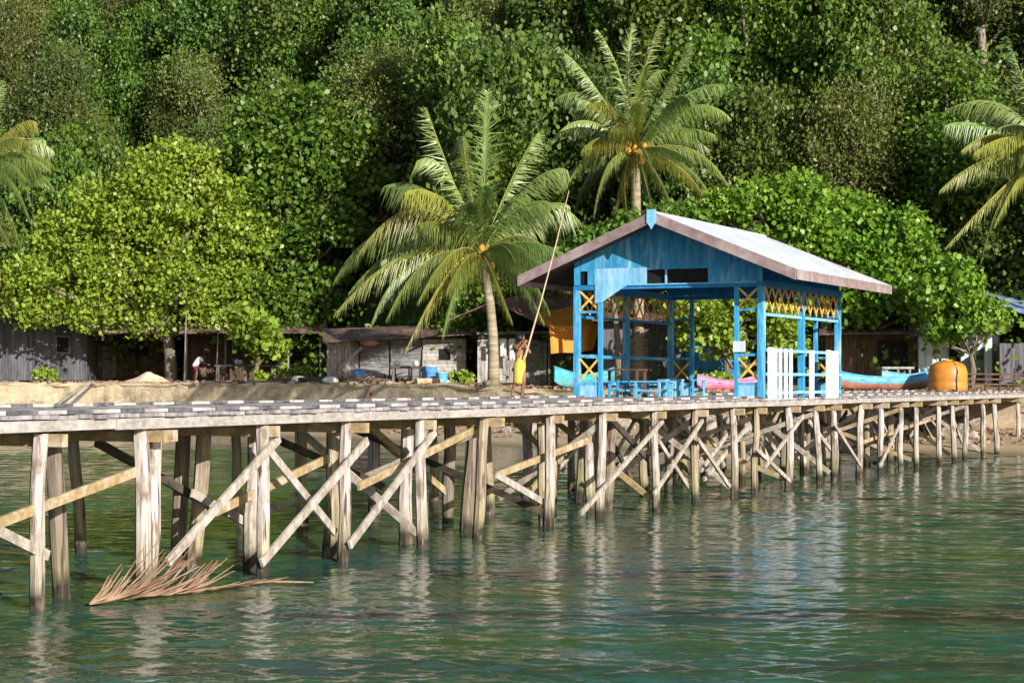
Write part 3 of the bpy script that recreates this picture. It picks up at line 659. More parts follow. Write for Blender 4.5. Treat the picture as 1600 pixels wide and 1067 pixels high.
# ---------------------------------------------------------------- huts
def wallbox(e, px0, px1, y0, y1, Y, mat, name='wall', th=.12, n=None, horiz=False, seed=1):
    """a wall of separate boards in one mesh, face at depth Y; pixel extents turn into metres"""
    r = random.Random(seed); a = at(px0, y1, Y); c = at(px1, y0, Y); s = MB(); sz = .19
    if horiz:
        z = a.z
        while z < c.z:
            h2 = min(sz, c.z - z); d = r.uniform(0, .03); s.box(a.x + r.uniform(0, .04), Y - d, z, c.x - r.uniform(0, .04), Y + th, z + h2 - .012); z += h2
    else:
        x = a.x
        while x < c.x:
            h2 = min(sz, c.x - x); d = r.uniform(0, .03); s.box(x, Y - d, a.z, x + h2 - .012, Y + th, c.z - r.uniform(0, .05)); x += h2
    return s.build(name, M[mat], e)
def block(e, px0, px1, y0, y1, Y, dep, mat, name): 
    a = at(px0, y1, Y); c = at(px1, y0, Y); s = MB(); s.box(a.x, Y, a.z, c.x, Y + dep, c.z); return s.build(name, M[mat], e)
def roofsheet(e, pts, mat, th=.05, name='roof', n=24):
    """corrugated sheet over four corners a,b (front left/right) c,d (back right/left)"""
    a, b3, c, d = [Vector(p) for p in pts]; s = MB(); nv = (b3 - a).cross(d - a).normalized()
    for side in (0, 1):
        for i in range(n + 1):
            u = i / n; w = nv * (.02 * (i % 2)) + nv * (0 if side else -th)
            s.v.append(tuple(a.lerp(b3, u) + w)); s.v.append(tuple(d.lerp(c, u) + w))
    k = 2 * (n + 1)
    for i in range(n):
        q = 2 * i; s.f.append((q, q + 1, q + 3, q + 2)); s.m.append(0); s.f.append((k + q, k + q + 2, k + q + 3, k + q + 1)); s.m.append(0)
        s.f.append((q, q + 2, k + q + 2, k + q)); s.m.append(0); s.f.append((q + 1, k + q + 1, k + q + 3, q + 3)); s.m.append(0)
    s.f.append((0, k, k + 1, 1)); s.m.append(0); s.f.append((2 * n, 2 * n + 1, k + 2 * n + 1, k + 2 * n)); s.m.append(0)
    return s.build(name, M[mat], e)
def hutroot(name, px, Y, label, cat='hut'):
    p = at(px, 600, Y); p.z = gz(p.x, p.y, False); return empty(name, p, label, cat)
# grey shed at the left edge
e = hutroot('board_shed', 60, 123, 'grey vertical board shed under the big tree at the left edge', 'shed')
wallbox(e, -70, 136, 497, 594, 123, 'vplank', seed=3); block(e, -68, 134, 500, 594, 123.15, 6, 'vplank', 'side_walls')
fr = block(e, 86, 110, 524, 553, 122.86, .08, 'greyplank', 'window'); block(fr, 89, 107, 527, 550, 122.84, .02, 'darkfill', 'pane')
roofsheet(e, (at(-80, 500, 122), at(144, 496, 122), at(144, 478, 130), at(-80, 480, 130)), 'rustroof')
# brown house in the shade
e = hutroot('brown_house', 200, 127, 'shaded brown board house between the grey shed and the tree trunk', 'house')
wallbox(e, 140, 262, 505, 594, 127, 'brownplank', seed=4); block(e, 142, 260, 507, 594, 127.15, 6, 'brownplank', 'side_walls'); block(e, 160, 182, 540, 592, 126.93, .05, 'greyplank', 'door'); block(e, 205, 232, 532, 556, 126.93, .05, 'darkfill', 'window')
roofsheet(e, (at(134, 508, 126), at(268, 508, 126), at(268, 480, 134), at(134, 480, 134)), 'rustroof')
# open shelter, added to supply the dark of ground shaded by trees
e = hutroot('added_dark_shelter', 400, 118, 'added dark open shelter with thin posts standing in for tree shade behind the stooping person', 'shelter')
wallbox(e, 290, 506, 520, 594, 122, 'brownplank', 'back_wall', seed=6)
for px in (291, 352, 405, 450, 500):
    s = MB(); p = at(px, 600, 118); s.tube([(p.x, 118, gz(p.x, 118) - .1), (p.x + .03, 118, 6.0)], .07, 7); s.build('post', M['palebark'], e)
roofsheet(e, (at(280, 520, 117), at(512, 520, 117), at(512, 486, 124), at(280, 486, 124)), 'rustroof')
# horizontal plank hut
e = hutroot('plank_hut', 620, 104, 'weathered grey plank hut behind the leaning palm with a whitewashed left corner', 'hut')
wallbox(e, 511, 560, 532, 596, 104, 'whiteplank', seed=7); wallbox(e, 562, 608, 520, 596, 104.1, 'greyplank', horiz=True, seed=8); wallbox(e, 610, 729, 528, 598, 104, 'greyplank', horiz=True, seed=9)
wallbox(e, 660, 729, 530, 590, 103.86, 'whiteplank', 'wall', .06, horiz=True, seed=10)
block(e, 513, 728, 532, 596, 104.25, 5, 'greyplank', 'side_walls'); block(e, 686, 704, 545, 562, 103.78, .05, 'darkfill', 'window')
s = MB(); s.beam(at(528, 578, 103.7), at(566, 542, 103.7), .06, .18, side=(0, 1, 0)); s.build('stair_rail', M['whiteplank'], e)
roofsheet(e, (at(504, 534, 102.8), at(738, 522, 102.8), at(738, 506, 108), at(504, 514, 108)), 'rustroof')
s = MB(); a = at(568, 535, 103.2); s.ball((a.x + .3, 103.2, a.z), (.5, .3, .22), 9, 6, jit=.15, rng=rng); tag(s.build('red_bundle', M['redpaint'], origin_at=a), 'faded red bundle on the roof edge of the plank hut', 'bundle')
# lean-to hut with door, tarp
e = hutroot('rusty_roof_hut', 850, 101, 'hut with rusty sloping roof and a grey door right of the leaning palm', 'hut')
block(e, 748, 900, 522, 596, 102.3, 4, 'darkwood', 'side_walls')
wallbox(e, 746, 818, 530, 598, 102, 'whiteplank', seed=12); wallbox(e, 858, 940, 545, 604, 101.9, 'brownplank', seed=13)
dr = wallbox(e, 821, 855, 531, 606, 101.6, 'greyplank', 'door', .06, seed=14); 
for px in (819, 858): 
    s = MB(); a = at(px, 606, 101.55); s.box(a.x - .05, 101.5, a.z, a.x + .05, 101.7, at(px, 520, 101.5).z); s.build('door_post', M['whiteplank'], e)
s = MB(); s.beam(at(745, 521, 101.5), at(862, 519, 101.5), .1, .12); s.build('lintel', M['greyplank'], e)
roofsheet(e, (at(770, 470, 99.5), at(865, 516, 99.5), at(962, 506, 104), at(866, 452, 104)), 'rustroof')
roofsheet(e, (at(700, 500, 99.8), at(772, 470, 99.6), at(860, 452, 105), at(790, 470, 105)), 'rustroof')
s = MB()
n = 16; A = at(836, 508, 99.2); B = at(936, 512, 99.6)
rows = [(at(826, 492, 100.2), at(900, 478, 103)), (at(858, 511, 99.15), at(936, 508, 99.9)), (at(860, 532, 99.1), at(932, 528, 99.8)), (at(861, 553, 99.12), at(926, 548, 99.8))]
for a, c in rows:
    for i in range(n + 1):
        q = a.lerp(c, i / n); q.y -= .07 * abs(math.sin(i * .6)); q.z += .03 * math.sin(i * .5); s.v.append(tuple(q))
for j in range(len(rows) - 1):
    for i in range(n): a = j * (n + 1) + i; s.f.append((a, a + 1, a + n + 2, a + n + 1)); s.m.append(0)
o = s.build('tarpaulin', M['tarp'], origin_at=at(870, 530, 99.2)); tag(o, 'orange tarpaulin hanging from the rusty roof edge', 'tarpaulin')
md = o.modifiers.new('thick', 'SOLIDIFY'); md.thickness = .02
# dark house seen through the pavilion
e = hutroot('blue_house', 1030, 98, 'dark blue house glimpsed through the open pavilion', 'house')
wallbox(e, 936, 1168, 500, 604, 98, 'vplank', seed=21); wallbox(e, 1072, 1160, 525, 590, 97.8, 'deepblue', 'panel', .1, seed=22); block(e, 938, 1166, 502, 604, 98.2, 6, 'brownplank', 'side_walls')
block(e, 985, 1012, 530, 600, 97.9, .06, 'greyplank', 'door')
roofsheet(e, (at(925, 500, 97), at(1178, 500, 97), at(1178, 470, 104), at(925, 470, 104)), 'rustroof')
# right-hand houses
e = hutroot('brown_hut', 1360, 93, 'dark brown hut behind the long sky blue canoe', 'hut')
wallbox(e, 1290, 1432, 520, 600, 94, 'brownplank', seed=31); block(e, 1292, 1430, 522, 600, 94.2, 5, 'brownplank', 'side_walls'); block(e, 1372, 1418, 532, 575, 93.9, .05, 'darkfill', 'window')
roofsheet(e, (at(1280, 522, 93), at(1440, 520, 93), at(1440, 498, 100), at(1280, 498, 100)), 'rustroof')
e = hutroot('white_house', 1490, 94, 'whitewashed house with square pillars behind the orange tank', 'house')
wallbox(e, 1455, 1560, 522, 592, 95, 'whitewall', seed=33); block(e, 1440, 1562, 522, 594, 95.2, 5, 'whiteplank', 'side_walls')
for px in (1441, 1452, 1545):
    s = MB(); a = at(px, 600, 93); s.box(a.x - .16, 93, gz(a.x, 93) - .1, a.x + .16, 93.3, at(px, 522, 93).z); s.build('pillar', M['whitewall'], e)
block(e, 1484, 1500, 535, 580, 94.9, .06, 'darkfill', 'window')
roofsheet(e, (at(1430, 524, 92), at(1568, 518, 92), at(1568, 492, 101), at(1430, 498, 101)), 'greyroof')
e = hutroot('grey_hut', 1600, 95, 'grey hut with a blue sheet roof behind the fence at the right edge', 'hut')
wallbox(e, 1562, 1700, 535, 600, 92, 'vplank', seed=35); block(e, 1564, 1700, 537, 600, 92.2, 5, 'vplank', 'side_walls')
roofsheet(e, (at(1496, 458, 95.5), at(1700, 520, 90), at(1720, 500, 97), at(1530, 450, 100)), 'blueroof')
# picket fence at right
e = hutroot('fence', 1560, 81, 'low dark slat fence right of the orange tank', 'fence')
for px in range(1518, 1680, 22):
    s = MB(); a = at(px, 600, 81); s.tube([(a.x, 81, gz(a.x, 81) - .1), (a.x + rng.uniform(-.05, .05), 81, gz(a.x, 81) + 1.0)], .05, 6); s.build('post', M['brownplank'], e)
for y in (584, 592, 600):
    s = MB(); s.beam(at(1512, y, 80.9), at(1676, y + 2, 80.9), .04, .07); s.build('rail', M['brownplank'], e)

# ---------------------------------------------------------------- clutter on the shore
def platform(px0, px1, ytop, Y, label, name='platform', mat='greyplank'):
    a = at(px0, ytop, Y); c = at(px1, ytop, Y); z0 = gz((a.x + c.x) / 2, Y) ; e = empty(name, ((a.x + c.x) / 2, Y, z0), label, 'platform')
    s = MB(); s.box(a.x, Y - .1, a.z - .1, c.x, Y + 1.5, a.z); s.build('top', M[mat], e)
    for x in (a.x + .2, (a.x + c.x) / 2, c.x - .2):
        for y in (Y + .02, Y + 1.3):
            s = MB(); s.tube([(x, y, gz(x, y) - .15), (x, y, a.z - .102)], .07, 7); s.build('leg', M['palebark'], e)
    return e
platform(336, 430, 570, 115, 'wooden platform on thin legs in front of the added shelter')
platform(608, 672, 572, 96, 'small wooden platform in front of the plank hut', mat='brownplank')
platform(1378, 1428, 573, 88, 'pale table platform behind the long sky blue canoe', mat='whiteplank')
def lump(name, px, py, Y, r, mat, label, cat, group=None, jit=.1, sink=True):
    a = at(px, py, Y)
    if sink: a.z = gz(a.x, a.y) + r[2] * .85
    s = MB(); s.ball(a, r, 12, 9, jit=jit, rng=rng); o = s.build(name, M[mat], smooth=True, origin_at=(a.x, a.y, a.z - r[2] * .9)); tag(o, label, cat, group); return o
a = at(226, 590, 113); s = MB(); n = 26
for j in range(9):
    for i in range(n):
        th = 2 * math.pi * i / n; r_ = j / 8; x = math.cos(th) * r_ * 1.9; y = math.sin(th) * r_ * 1.0
        z = .62 * (1 - r_) ** 1.3 * (1 + .5 * noise.noise(Vector((x * 1.6, y * 1.6, 2)))) + .05 * noise.noise(Vector((x * 5, y * 5, 4))) - .04 * r_; s.v.append((a.x + x + .35 * (1 - r_), 113 + y, gz(a.x + x, 113 + y) + max(z, -.05)))
for j in range(8):
    for i in range(n): s.f.append((j * n + i, (j + 1) * n + i, (j + 1) * n + (i + 1) % n, j * n + (i + 1) % n)); s.m.append(0)
tag(s.build('sand_heap', M['sandpile'], smooth=True, origin_at=(a.x, 113, gz(a.x, 113))), 'low heap of pale sand on top of the seawall', 'sand heap')
def barrel(px, Y, r, h, mat, label, dz=0):
    a = at(px, 600, Y); z = gz(a.x, Y) + dz; e = empty('drum', (a.x, Y, z), label, 'drum'); s = MB()
    s.tube([(0, 0, 0), (0, 0, .04), (0, 0, h * .33), (0, 0, h * .35), (0, 0, h * .37), (0, 0, h * .66), (0, 0, h * .68), (0, 0, h * .7), (0, 0, h)], [r * .95, r, r, r * 1.05, r, r, r * 1.05, r, r * .97], 18); s.build('body', M[mat], e, True, local=True)
    s = MB(); s.tube([(0, 0, h + .002), (0, 0, h + .05)], [r * .9, r * .85], 18); s.build('lid', M['white'], e, True, local=True)
barrel(672, 95, .38, .85, 'bluecloth', 'blue plastic drum right of the small wooden platform')
barrel(690, 94, .3, .55, 'skyblue', 'shorter pale blue drum next to the blue drum')
barrel(562, 101, .3, .7, 'bluecloth', 'blue drum standing at the foot of the whitewashed hut corner')
for k, (px, lb) in enumerate(((466, 'bulging white sack left of the plank hut'), (516, 'pale sack at the corner of the plank hut'), (703, 'white sack right of the two blue drums'), (580, 'white sack between plank hut wall and drums'))):
    lump('sack', px, 590, 98 + (k % 3) + (8 if k == 0 else 0), (.42, .3, .2), 'wcloth', lb, 'sack', 'sacks lying on the shore')
for k, (px, y, lb) in enumerate(((370, 565, 'small white bag on the wooden platform by the stooping person'), (376, 566, 'right hand white bag on the wooden platform'), (620, 568, 'white bundle on the left of the small platform'), (650, 568, 'white bundle on the right of the small platform'))):
    lump('bag', px, y, 115.6 if k < 2 else 96.6, (.16, .16, .15), 'wcloth', lb, 'bag', 'bags on the platforms', sink=False)
# laundry
s = MB(); s.tube([at(746, 527, 101), at(782, 530, 101), at(818, 526, 101)], .015, 5); tag(s.build('clothes_line', M['darkwood'], origin_at=at(746, 527, 101)), 'thin clothes line in front of the whitewashed wall', 'line')
for px, w_, h_, mt, lb in ((786, 10, 28, 'wcloth', 'white shirt hanging on the clothes line'), (800, 9, 34, 'wcloth', 'longer white towel hanging on the clothes line'), (774, 8, 22, 'bluecloth', 'small blue cloth hanging on the clothes line')):
    s = MB(); Y = 100.98; n = 6
    for j in range(4):
        for i in range(n + 1): q = at(px - w_ / 2 + w_ * i / n, 529 + h_ * j / 3, Y + .04 * math.sin(i * 1.7 + j)); s.v.append(tuple(q))
    for j in range(3):
        for i in range(n): a = j * (n + 1) + i; s.f.append((a, a + 1, a + n + 2, a + n + 1)); s.m.append(0)
    o = s.build('laundry', M[mt], smooth=True, origin_at=at(px, 529, Y)); tag(o, lb, 'laundry'); o.modifiers.new('t', 'SOLIDIFY').thickness = .02
# fallen timbers along the wall top and planks leaning on the wall
for k, (a, c, lb) in enumerate(((at(430, 587, 108), at(560, 592, 101), 'long dark log lying behind the seawall'), (at(478, 596, 103), at(640, 599, 97), 'second dark log lying nearest the seawall edge'),
                                (at(560, 606, 94), at(610, 599, 96), 'short brown branch on the slope below the plank hut'), (at(650, 604, 93), at(700, 600, 94), 'pale driftwood branch below the blue drums'))):
    a.z = gz(a.x, a.y) + .12; c.z = gz(c.x, c.y) + .14; m_ = (a + c) / 2; m_.z = max(a.z, c.z) + .05
    s = MB(); s.tube([a, m_, c], [.16, .14, .09], 8, jit=.12, rng=rng); tag(s.build('log', M['brownplank'] if k < 3 else M['pole'], origin_at=a), lb, 'log', None)
for k, (x0, x1, lb) in enumerate(((88, 138, 'left plank of the pair leaning on the seawall'), (110, 150, 'right plank of the pair leaning on the seawall'))):
    a = at(x0, 632, 108); c = at(x1, 597, 0 or (ys(at(x1, 597, 116).x) + 6.9)); s = MB(); s.beam(a, c, .22, .05); tag(s.build('plank', M['greyplank'] if k else M['whiteplank'], origin_at=a), lb, 'plank')
a = at(592, 598, 97.5); a.z = gz(a.x, a.y); s = MB()
for i in range(70):
    b5 = a + Vector((rng.uniform(-1.7, 1.5), rng.uniform(-.5, .5), rng.uniform(.02, .3))); d5 = Vector((rng.uniform(-1, 1), rng.uniform(-.4, .4), rng.uniform(-.12, .35))) * rng.uniform(.4, .9)
    s.tube([b5, b5 + d5 * .5 + Vector((0, 0, .06)), b5 + d5], [.03, .024, .01], 5)
tag(s.build('brush_pile', M['brownplank'], origin_at=a), 'tangled pile of brown branches on the seawall below the plank hut', 'brush pile')
for k, (px, py, Y, lb) in enumerate(((338, 596, 114, 'thin upright pale stake left of the stooping person'), (288, 598, 115, 'tall bare pole leaning beside the shade tree trunk'), (655, 600, 94.5, 'short white stake beside the small platform'))):
    a = at(px, py, Y); a.z = gz(a.x, Y) - .1; h5 = (3.2, 4.4, 1.6)[k]; s = MB(); s.tube([a, a + Vector((.05, 0, h5 * .5)), a + Vector((.12, 0, h5))], [.05, .045, .035], 7, jit=.08, rng=rng); tag(s.build('stake', M['palebark'], origin_at=a), lb, 'stake')
# dry leaves, husks and weeds scattered on the shore ground
rl = np.random.RandomState(21); Cs = []
for i in range(5200):
    x = rl.uniform(-34, 26); D = rl.choice([rl.uniform(7.6, 10), rl.uniform(8, 16), rl.uniform(2.5, 7)]); Cs.append((x, ys(x) + D, gz(x, ys(x) + D) + .03))
LITTER = (np.array(Cs), rl)
# rocks under and beside the pier's landward half
def rockmesh(seed):
    r = random.Random(seed); s = MB(); s.ball((0, 0, 0), (1, .85, .65), 9, 6, jit=.16, rng=r); return s
protos = [rockmesh(i).build('shore_rock', M['rock'], smooth=False) for i in range(5)]
r2 = random.Random(77); cnt = 0
for i in range(110):
    px = r2.uniform(790, 1530); x = None
    D = r2.choice((r2.uniform(3.5, 7.6), r2.uniform(5.8, 7.8))); Y = 80
    for _ in range(6): x = (px - 800) * Y / F; Y = ys(x) + D
    o = protos[i] if i < 5 else protos[i % 5].copy()
    if i >= 5: COL.objects.link(o)
    sc = r2.uniform(.25, .62); o.location = (x, Y, gz(x, Y) + sc * .25); o.scale = (sc, sc, sc); o.rotation_euler = (r2.uniform(-.4, .4), r2.uniform(-.4, .4), r2.uniform(0, 6))
    tag(o, 'rough pale rock in the heap along the shore behind the pier piles', 'rock', 'rocks heaped along the shore')
for i in range(46):
    px = r2.uniform(-20, 790); D = r2.uniform(6.6, 8.6); Y = 100
    for _ in range(6): x = (px - 800) * Y / F; Y = ys(x) + D
    o = protos[i % 5].copy(); COL.objects.link(o); sc = r2.uniform(.1, .26); o.location = (x, Y, max(gz(x, Y), 2.6 if D < 7.5 else 0) + sc * .2); o.scale = (sc * 1.2, sc, sc); o.rotation_euler = (r2.uniform(-.4, .4), 0, r2.uniform(0, 6))
    tag(o, 'small pale stone lying along the top of the seawall', 'stone', 'stones along the top of the seawall')
# floating dead palm frond
a = at(140, 948, 23.0); mid = at(300, 925, 24.4); c = at(420, 912, 25.6); d = at(490, 914, 25.5)
fr = empty('dead_palm_frond', (a.x, a.y, 0), 'dry brown palm frond floating in front of the pier piles', 'palm frond')
for v in (a, mid, c, d): v.z = .035
s = MB(); s.tube([a, a.lerp(mid, .5) + Vector((0, 0, .02)), mid, c, d], [.010, .016, .022, .020, .006], 7); s.build('stalk', M['deadfrond'], fr, True)
s = MB(); r3 = random.Random(4)
for i in range(58):
    f = r3.random() ** 1.3; st = a.lerp(mid, f * 1.05); st.z = .04; spx = 800 + F * st.x / st.y; spy = HZ + F * EYE / st.y
    ln = r3.uniform(.6, 1.25) * (1.25 if .1 < f < .6 else .8); an = R(r3.uniform(24, 60) - f * 12)
    tipp = at(spx + 92 * ln * math.cos(an), spy - 92 * ln * math.sin(an), st.y + r3.uniform(.0, .5)); m1 = st.lerp(tipp, .5) + Vector((.0, 0, -.03)); s.tube([st, m1, tipp], [.011, .010, .004], 4)
for i in range(10):
    st = mid.lerp(c, i / 10); s.tube([st, st + Vector((.35, .1, .03 + .06 * r3.random()))], [.01, .004], 4)
s.build('leaflets', M['deadfrond'], fr)

# ---------------------------------------------------------------- vegetation
def leaf_arrays(C0, Dn, L, Wd, rs):
    """C0 centres (n,3), Dn directions -> folded leaf quads"""
    n = len(C0); up = rs.normal(size=(n, 3)); up[:, 2] += .6
    S = np.cross(Dn, up); S /= np.linalg.norm(S, axis=1)[:, None] + 1e-6
    Nn = np.cross(S, Dn); L = L[:, None]; Wd = Wd[:, None]
    a = C0 - Dn * L * .5; t2 = C0 + Dn * L * .5 - Nn * L * .14; p = C0 - Dn * L * .12; q = C0 + Dn * L * .22 - Nn * L * .03; f = Nn * Wd * .3
    return np.stack([a, p + S * Wd + f, q + S * Wd * .8 + f, t2, q - S * Wd * .8 + f, p - S * Wd + f], 1).reshape(-1, 3)
def mesh_quads(name, V, mat, k=6):
    me = bpy.data.meshes.new(name); n = len(V) // k
    me.vertices.add(len(V)); me.vertices.foreach_set('co', V.astype(np.float32).ravel())
    me.loops.add(n * k); me.loops.foreach_set('vertex_index', np.arange(n * k, dtype=np.int32))
    me.polygons.add(n); me.polygons.foreach_set('loop_start', np.arange(0, n * k, k, dtype=np.int32)); me.polygons.foreach_set('loop_total', np.full(n, k, dtype=np.int32))
    me.materials.append(mat); me.update(calc_edges=True); return me
def crown(name, lobes, nsprig, per, leaf, mat, seed, spread=.3, droop=0., aspect=.32, shell=.55):
    rs = np.random.RandomState(seed); lob = np.array([(*c, *r) for c, r in lobes]); ar = lob[:, 3] * lob[:, 4] * .5 + lob[:, 3] * lob[:, 5]; pr = ar / ar.sum()
    idx = rs.choice(len(lob), nsprig, p=pr); d = rs.normal(size=(nsprig, 3)); d /= np.linalg.norm(d, axis=1)[:, None]; d[:, 2] = np.where(d[:, 2] < -.6, -d[:, 2], d[:, 2])
    rad = (shell + (1 - shell) * rs.rand(nsprig) ** .5) * (1 + .2 * rs.normal(size=nsprig))
    c = lob[idx, :3] + d * lob[idx, 3:] * rad[:, None]
    q = np.zeros(len(c)); fr_ = 1.5 / max(.6, float(np.mean(lob[:, 3])) ** .5)
    for _ in range(7):
        kv = rs.normal(size=3) * fr_ * 1.3; q += np.sin(c @ kv + rs.uniform(0, 6.28))
    keep = q > -1.1 + .5 * rs.normal(size=len(c)); c = c[keep]; d = d[keep]
    C0 = np.repeat(c, per, 0) + rs.normal(size=(len(c) * per, 3)) * spread * np.array([1, 1, .7])
    Dn = np.repeat(d, per, 0) * .5 + rs.normal(size=(len(c) * per, 3)) * .65; Dn[:, 2] += .15 - droop; Dn /= np.linalg.norm(Dn, axis=1)[:, None]
    L = leaf * rs.uniform(.55, 1.4, len(C0)); return mesh_quads(name, leaf_arrays(C0, Dn, L, L * aspect, rs), mat)
def tree(name, base, label, cat, lobes, trunk_h, tr, nsprig, per, leaf, mat, seed, group=None, bark='bark', trunk_pts=None, vines=None, spread=.3, droop=0., aspect=.32, shell=.55):
    """lobes are in local coordinates above the base"""
    r = random.Random(seed); e = empty(name, base, label, cat, group); s = MB()
    tp_ = trunk_pts or [(0, 0, -.5), (r.uniform(-.2, .2), 0, trunk_h * .5), (r.uniform(-.3, .3), r.uniform(-.3, .3), trunk_h)]
    s.tube(tp_, [tr * 1.2, tr, tr * .75][:len(tp_)], 9, jit=.06, rng=r)
    top = Vector(tp_[-1])
    for c, rr in lobes:
        c = Vector(c); top_ = Vector(tp_[0]).lerp(top, min(1, max(.35, (c.z - .8) / max(.1, top.z)))); m_ = top_.lerp(c, .5) + Vector((r.uniform(-.3, .3), r.uniform(-.3, .3), -.1 * (c - top_).length)); s.tube([top_, m_, c, c + (c - m_) * .15], [tr * .5, tr * .34, tr * .18, tr * .06], 6)
    s.build('trunk', M[bark], e, True, local=True)
    o = bpy.data.objects.new('crown', crown(name + '_crown', lobes, nsprig, per, leaf, M[mat], seed, spread, droop, aspect, shell)); COL.objects.link(o); o.parent = e
    return e
def lobes_in(n, R_, H, zc, seed, rr=(.35, .55)):
    r = random.Random(seed); out = []
    for i in range(n):
        a = 2.4 * i + r.uniform(-.4, .4); q = R_ * math.sqrt((i + .5) / n) * .75; k = r.uniform(*rr) * R_
        z = zc + H * (.5 - (q / R_) ** 2 * .9) * r.uniform(.5, 1.1); out.append(((q * math.cos(a), q * math.sin(a), z), (k, k, k * r.uniform(.6, .85))))
    return out
def pxlobes(base, Y, lst, dep=1.0, seed=0):
    r = random.Random(seed); out = []
    for px, py, rad in lst:
        q = at(px, py, Y); rm = rad * Y / F
        for k in (0, 1): out.append(((q.x - base.x, (-1 if k == 0 else 1) * r.uniform(.1, 1) * dep * (2.2 if k else 1), q.z - base.z), (rm, rm * .9, rm * .82)))
    return out
# forest trees on the hillside
KINDS = [('broadleaf_tree', 'dark glossy broadleaf tree on the forested hillside', 'dark glossy broadleaf trees on the hillside', 'leafdark', .26, .34, 0, 4200, 6),
         ('broadleaf_tree', 'mid green rounded tree on the forested hillside', 'mid green rounded trees on the hillside', 'leafmid', .25, .34, 0, 4200, 6),
         ('feathery_tree', 'fine leaved olive green tree on the forested hillside', 'fine leaved olive trees on the hillside', 'leafolive', .21, .22, .2, 3800, 8),
         ('vine_covered_tree', 'tall vine hung tree on the forested hillside', 'vine hung trees on the hillside', 'leafvine', .23, .34, .35, 4200, 6),
         ('yellow_green_tree', 'yellow green leafy tree on the forested hillside', 'yellow green trees on the hillside', 'leafyel', .25, .34, 0, 4200, 6)]
PROTO = []
for ki, (nm, lb, gp, mt, lf, asp, drp, ns, per) in enumerate(KINDS):
    for v in range(2):
        sd = 100 + ki * 10 + v
        if nm == 'vine_covered_tree':
            rr = random.Random(sd); lob = [((rr.uniform(-.9, .9), rr.uniform(-.9, .9), 1.8 + 1.35 * i), (1.9 + .25 * math.sin(i) + rr.uniform(-.3, .3),) * 2 + (1.25,)) for i in range(8)]
        else:
            rr = random.Random(sd); lob = []
            for i in range(26):
                zz = rr.uniform(1.2, 10.0); wr = 3.7 * math.sin(math.pi * min(1, (zz + .8) / 11.2)) ** .6; a = rr.uniform(0, 6.28); q = wr * rr.random() ** .5 * .85; k = rr.uniform(.75, 1.55)
                lob.append(((q * math.cos(a), q * math.sin(a), zz), (k * 1.1, k * 1.1, k * rr.uniform(.7, 1.25))))
        PROTO.append(tree(nm, (0, 0, 0), lb, 'tree', lob, 5.0, .28, ns, per, lf, mt, sd, gp, 'palebark' if v else 'bark', spread=.5, droop=drp, aspect=asp, shell=.35))
used = set(); r4 = random.Random(9); ntree = 0; FOREST = []
D = 21.0
while D < 128 and ntree < 294:
    row = 5.4 if D < 70 else 9.5; stp = 4.9 if D < 70 else 8.5
    x = -75.0
    while x < 75:
        xx = x + r4.uniform(-1.6, 1.6); Y = ys(xx) + D + r4.uniform(-2.5, 2.5); px = 800 + F * xx / Y; x += stp
        if not -120 < px < 1720 or (xx > 4 and D < 31) or (xx > -6 and D < 25) or (-18 < xx < -3 and D < 37) or (-26 < xx and D < 25): continue
        q = r4.random(); kk = 0 if q < .3 else 1 if q < .5 else 2 if q < .68 else 3 if q < .85 else 4
        if px < 620 and D > 30 and q > .35: kk = r4.choice((2, 0, 1, 2))
        p = PROTO[kk * 2 + r4.randrange(2)]
        if id(p) in used: o = copy_tree(p)
        else: o = p; used.add(id(p))
        sc = r4.uniform(.8, 1.2) * (1 if D < 70 else 1.5); FOREST.append(o)
        o.location = (xx, Y, gz(xx, Y) - .6); o.scale = (sc, sc, sc * r4.uniform(1.0, 1.45)); o.rotation_euler = (R(r4.uniform(-6, 6)), R(r4.uniform(-6, 6)), r4.uniform(0, 6.28)); ntree += 1
    D += row
for p in PROTO:
    if id(p) not in used: p.location = (0, 160, gz(0, 160))
# undergrowth covering the hill floor: nobody could count it
rs = np.random.RandomState(3); Cs = []
for i in range(22000):
    x = rs.uniform(-70, 70); D = 12 + 85 * rs.rand() ** 1.3 
    if D < 22: continue
    y = ys(x) + D; Cs.append((x, y, gz(x, y) + rs.rand() ** 1.5 * 4.0))
Cs = np.array(Cs); C0 = np.repeat(Cs, 6, 0) + rs.normal(size=(len(Cs) * 6, 3)) * .5; Dn = rs.normal(size=C0.shape); Dn[:, 2] += .4; Dn /= np.linalg.norm(Dn, axis=1)[:, None]
L = rs.uniform(.2, .5, len(C0)); me = mesh_quads('undergrowth', leaf_arrays(C0, Dn, L, L * .3, rs), M['leafmid'])
o = bpy.data.objects.new('undergrowth', me); COL.objects.link(o); o['kind'] = 'stuff'; o['label'] = 'leafy undergrowth covering the hillside under the trees'; o['category'] = 'undergrowth'
Cs, rl = LITTER; Dn = rl.normal(size=Cs.shape); Dn[:, 2] *= .35; Dn /= np.linalg.norm(Dn, axis=1)[:, None]; L = rl.uniform(.08, .3, len(Cs))
o = bpy.data.objects.new('leaf_litter', mesh_quads('leaf_litter', leaf_arrays(Cs, Dn, L, L * .35, rl), M['deadfrond'])); COL.objects.link(o); o['kind'] = 'stuff'; o['label'] = 'brown leaf litter and husks scattered over the shore ground'; o['category'] = 'leaf litter'
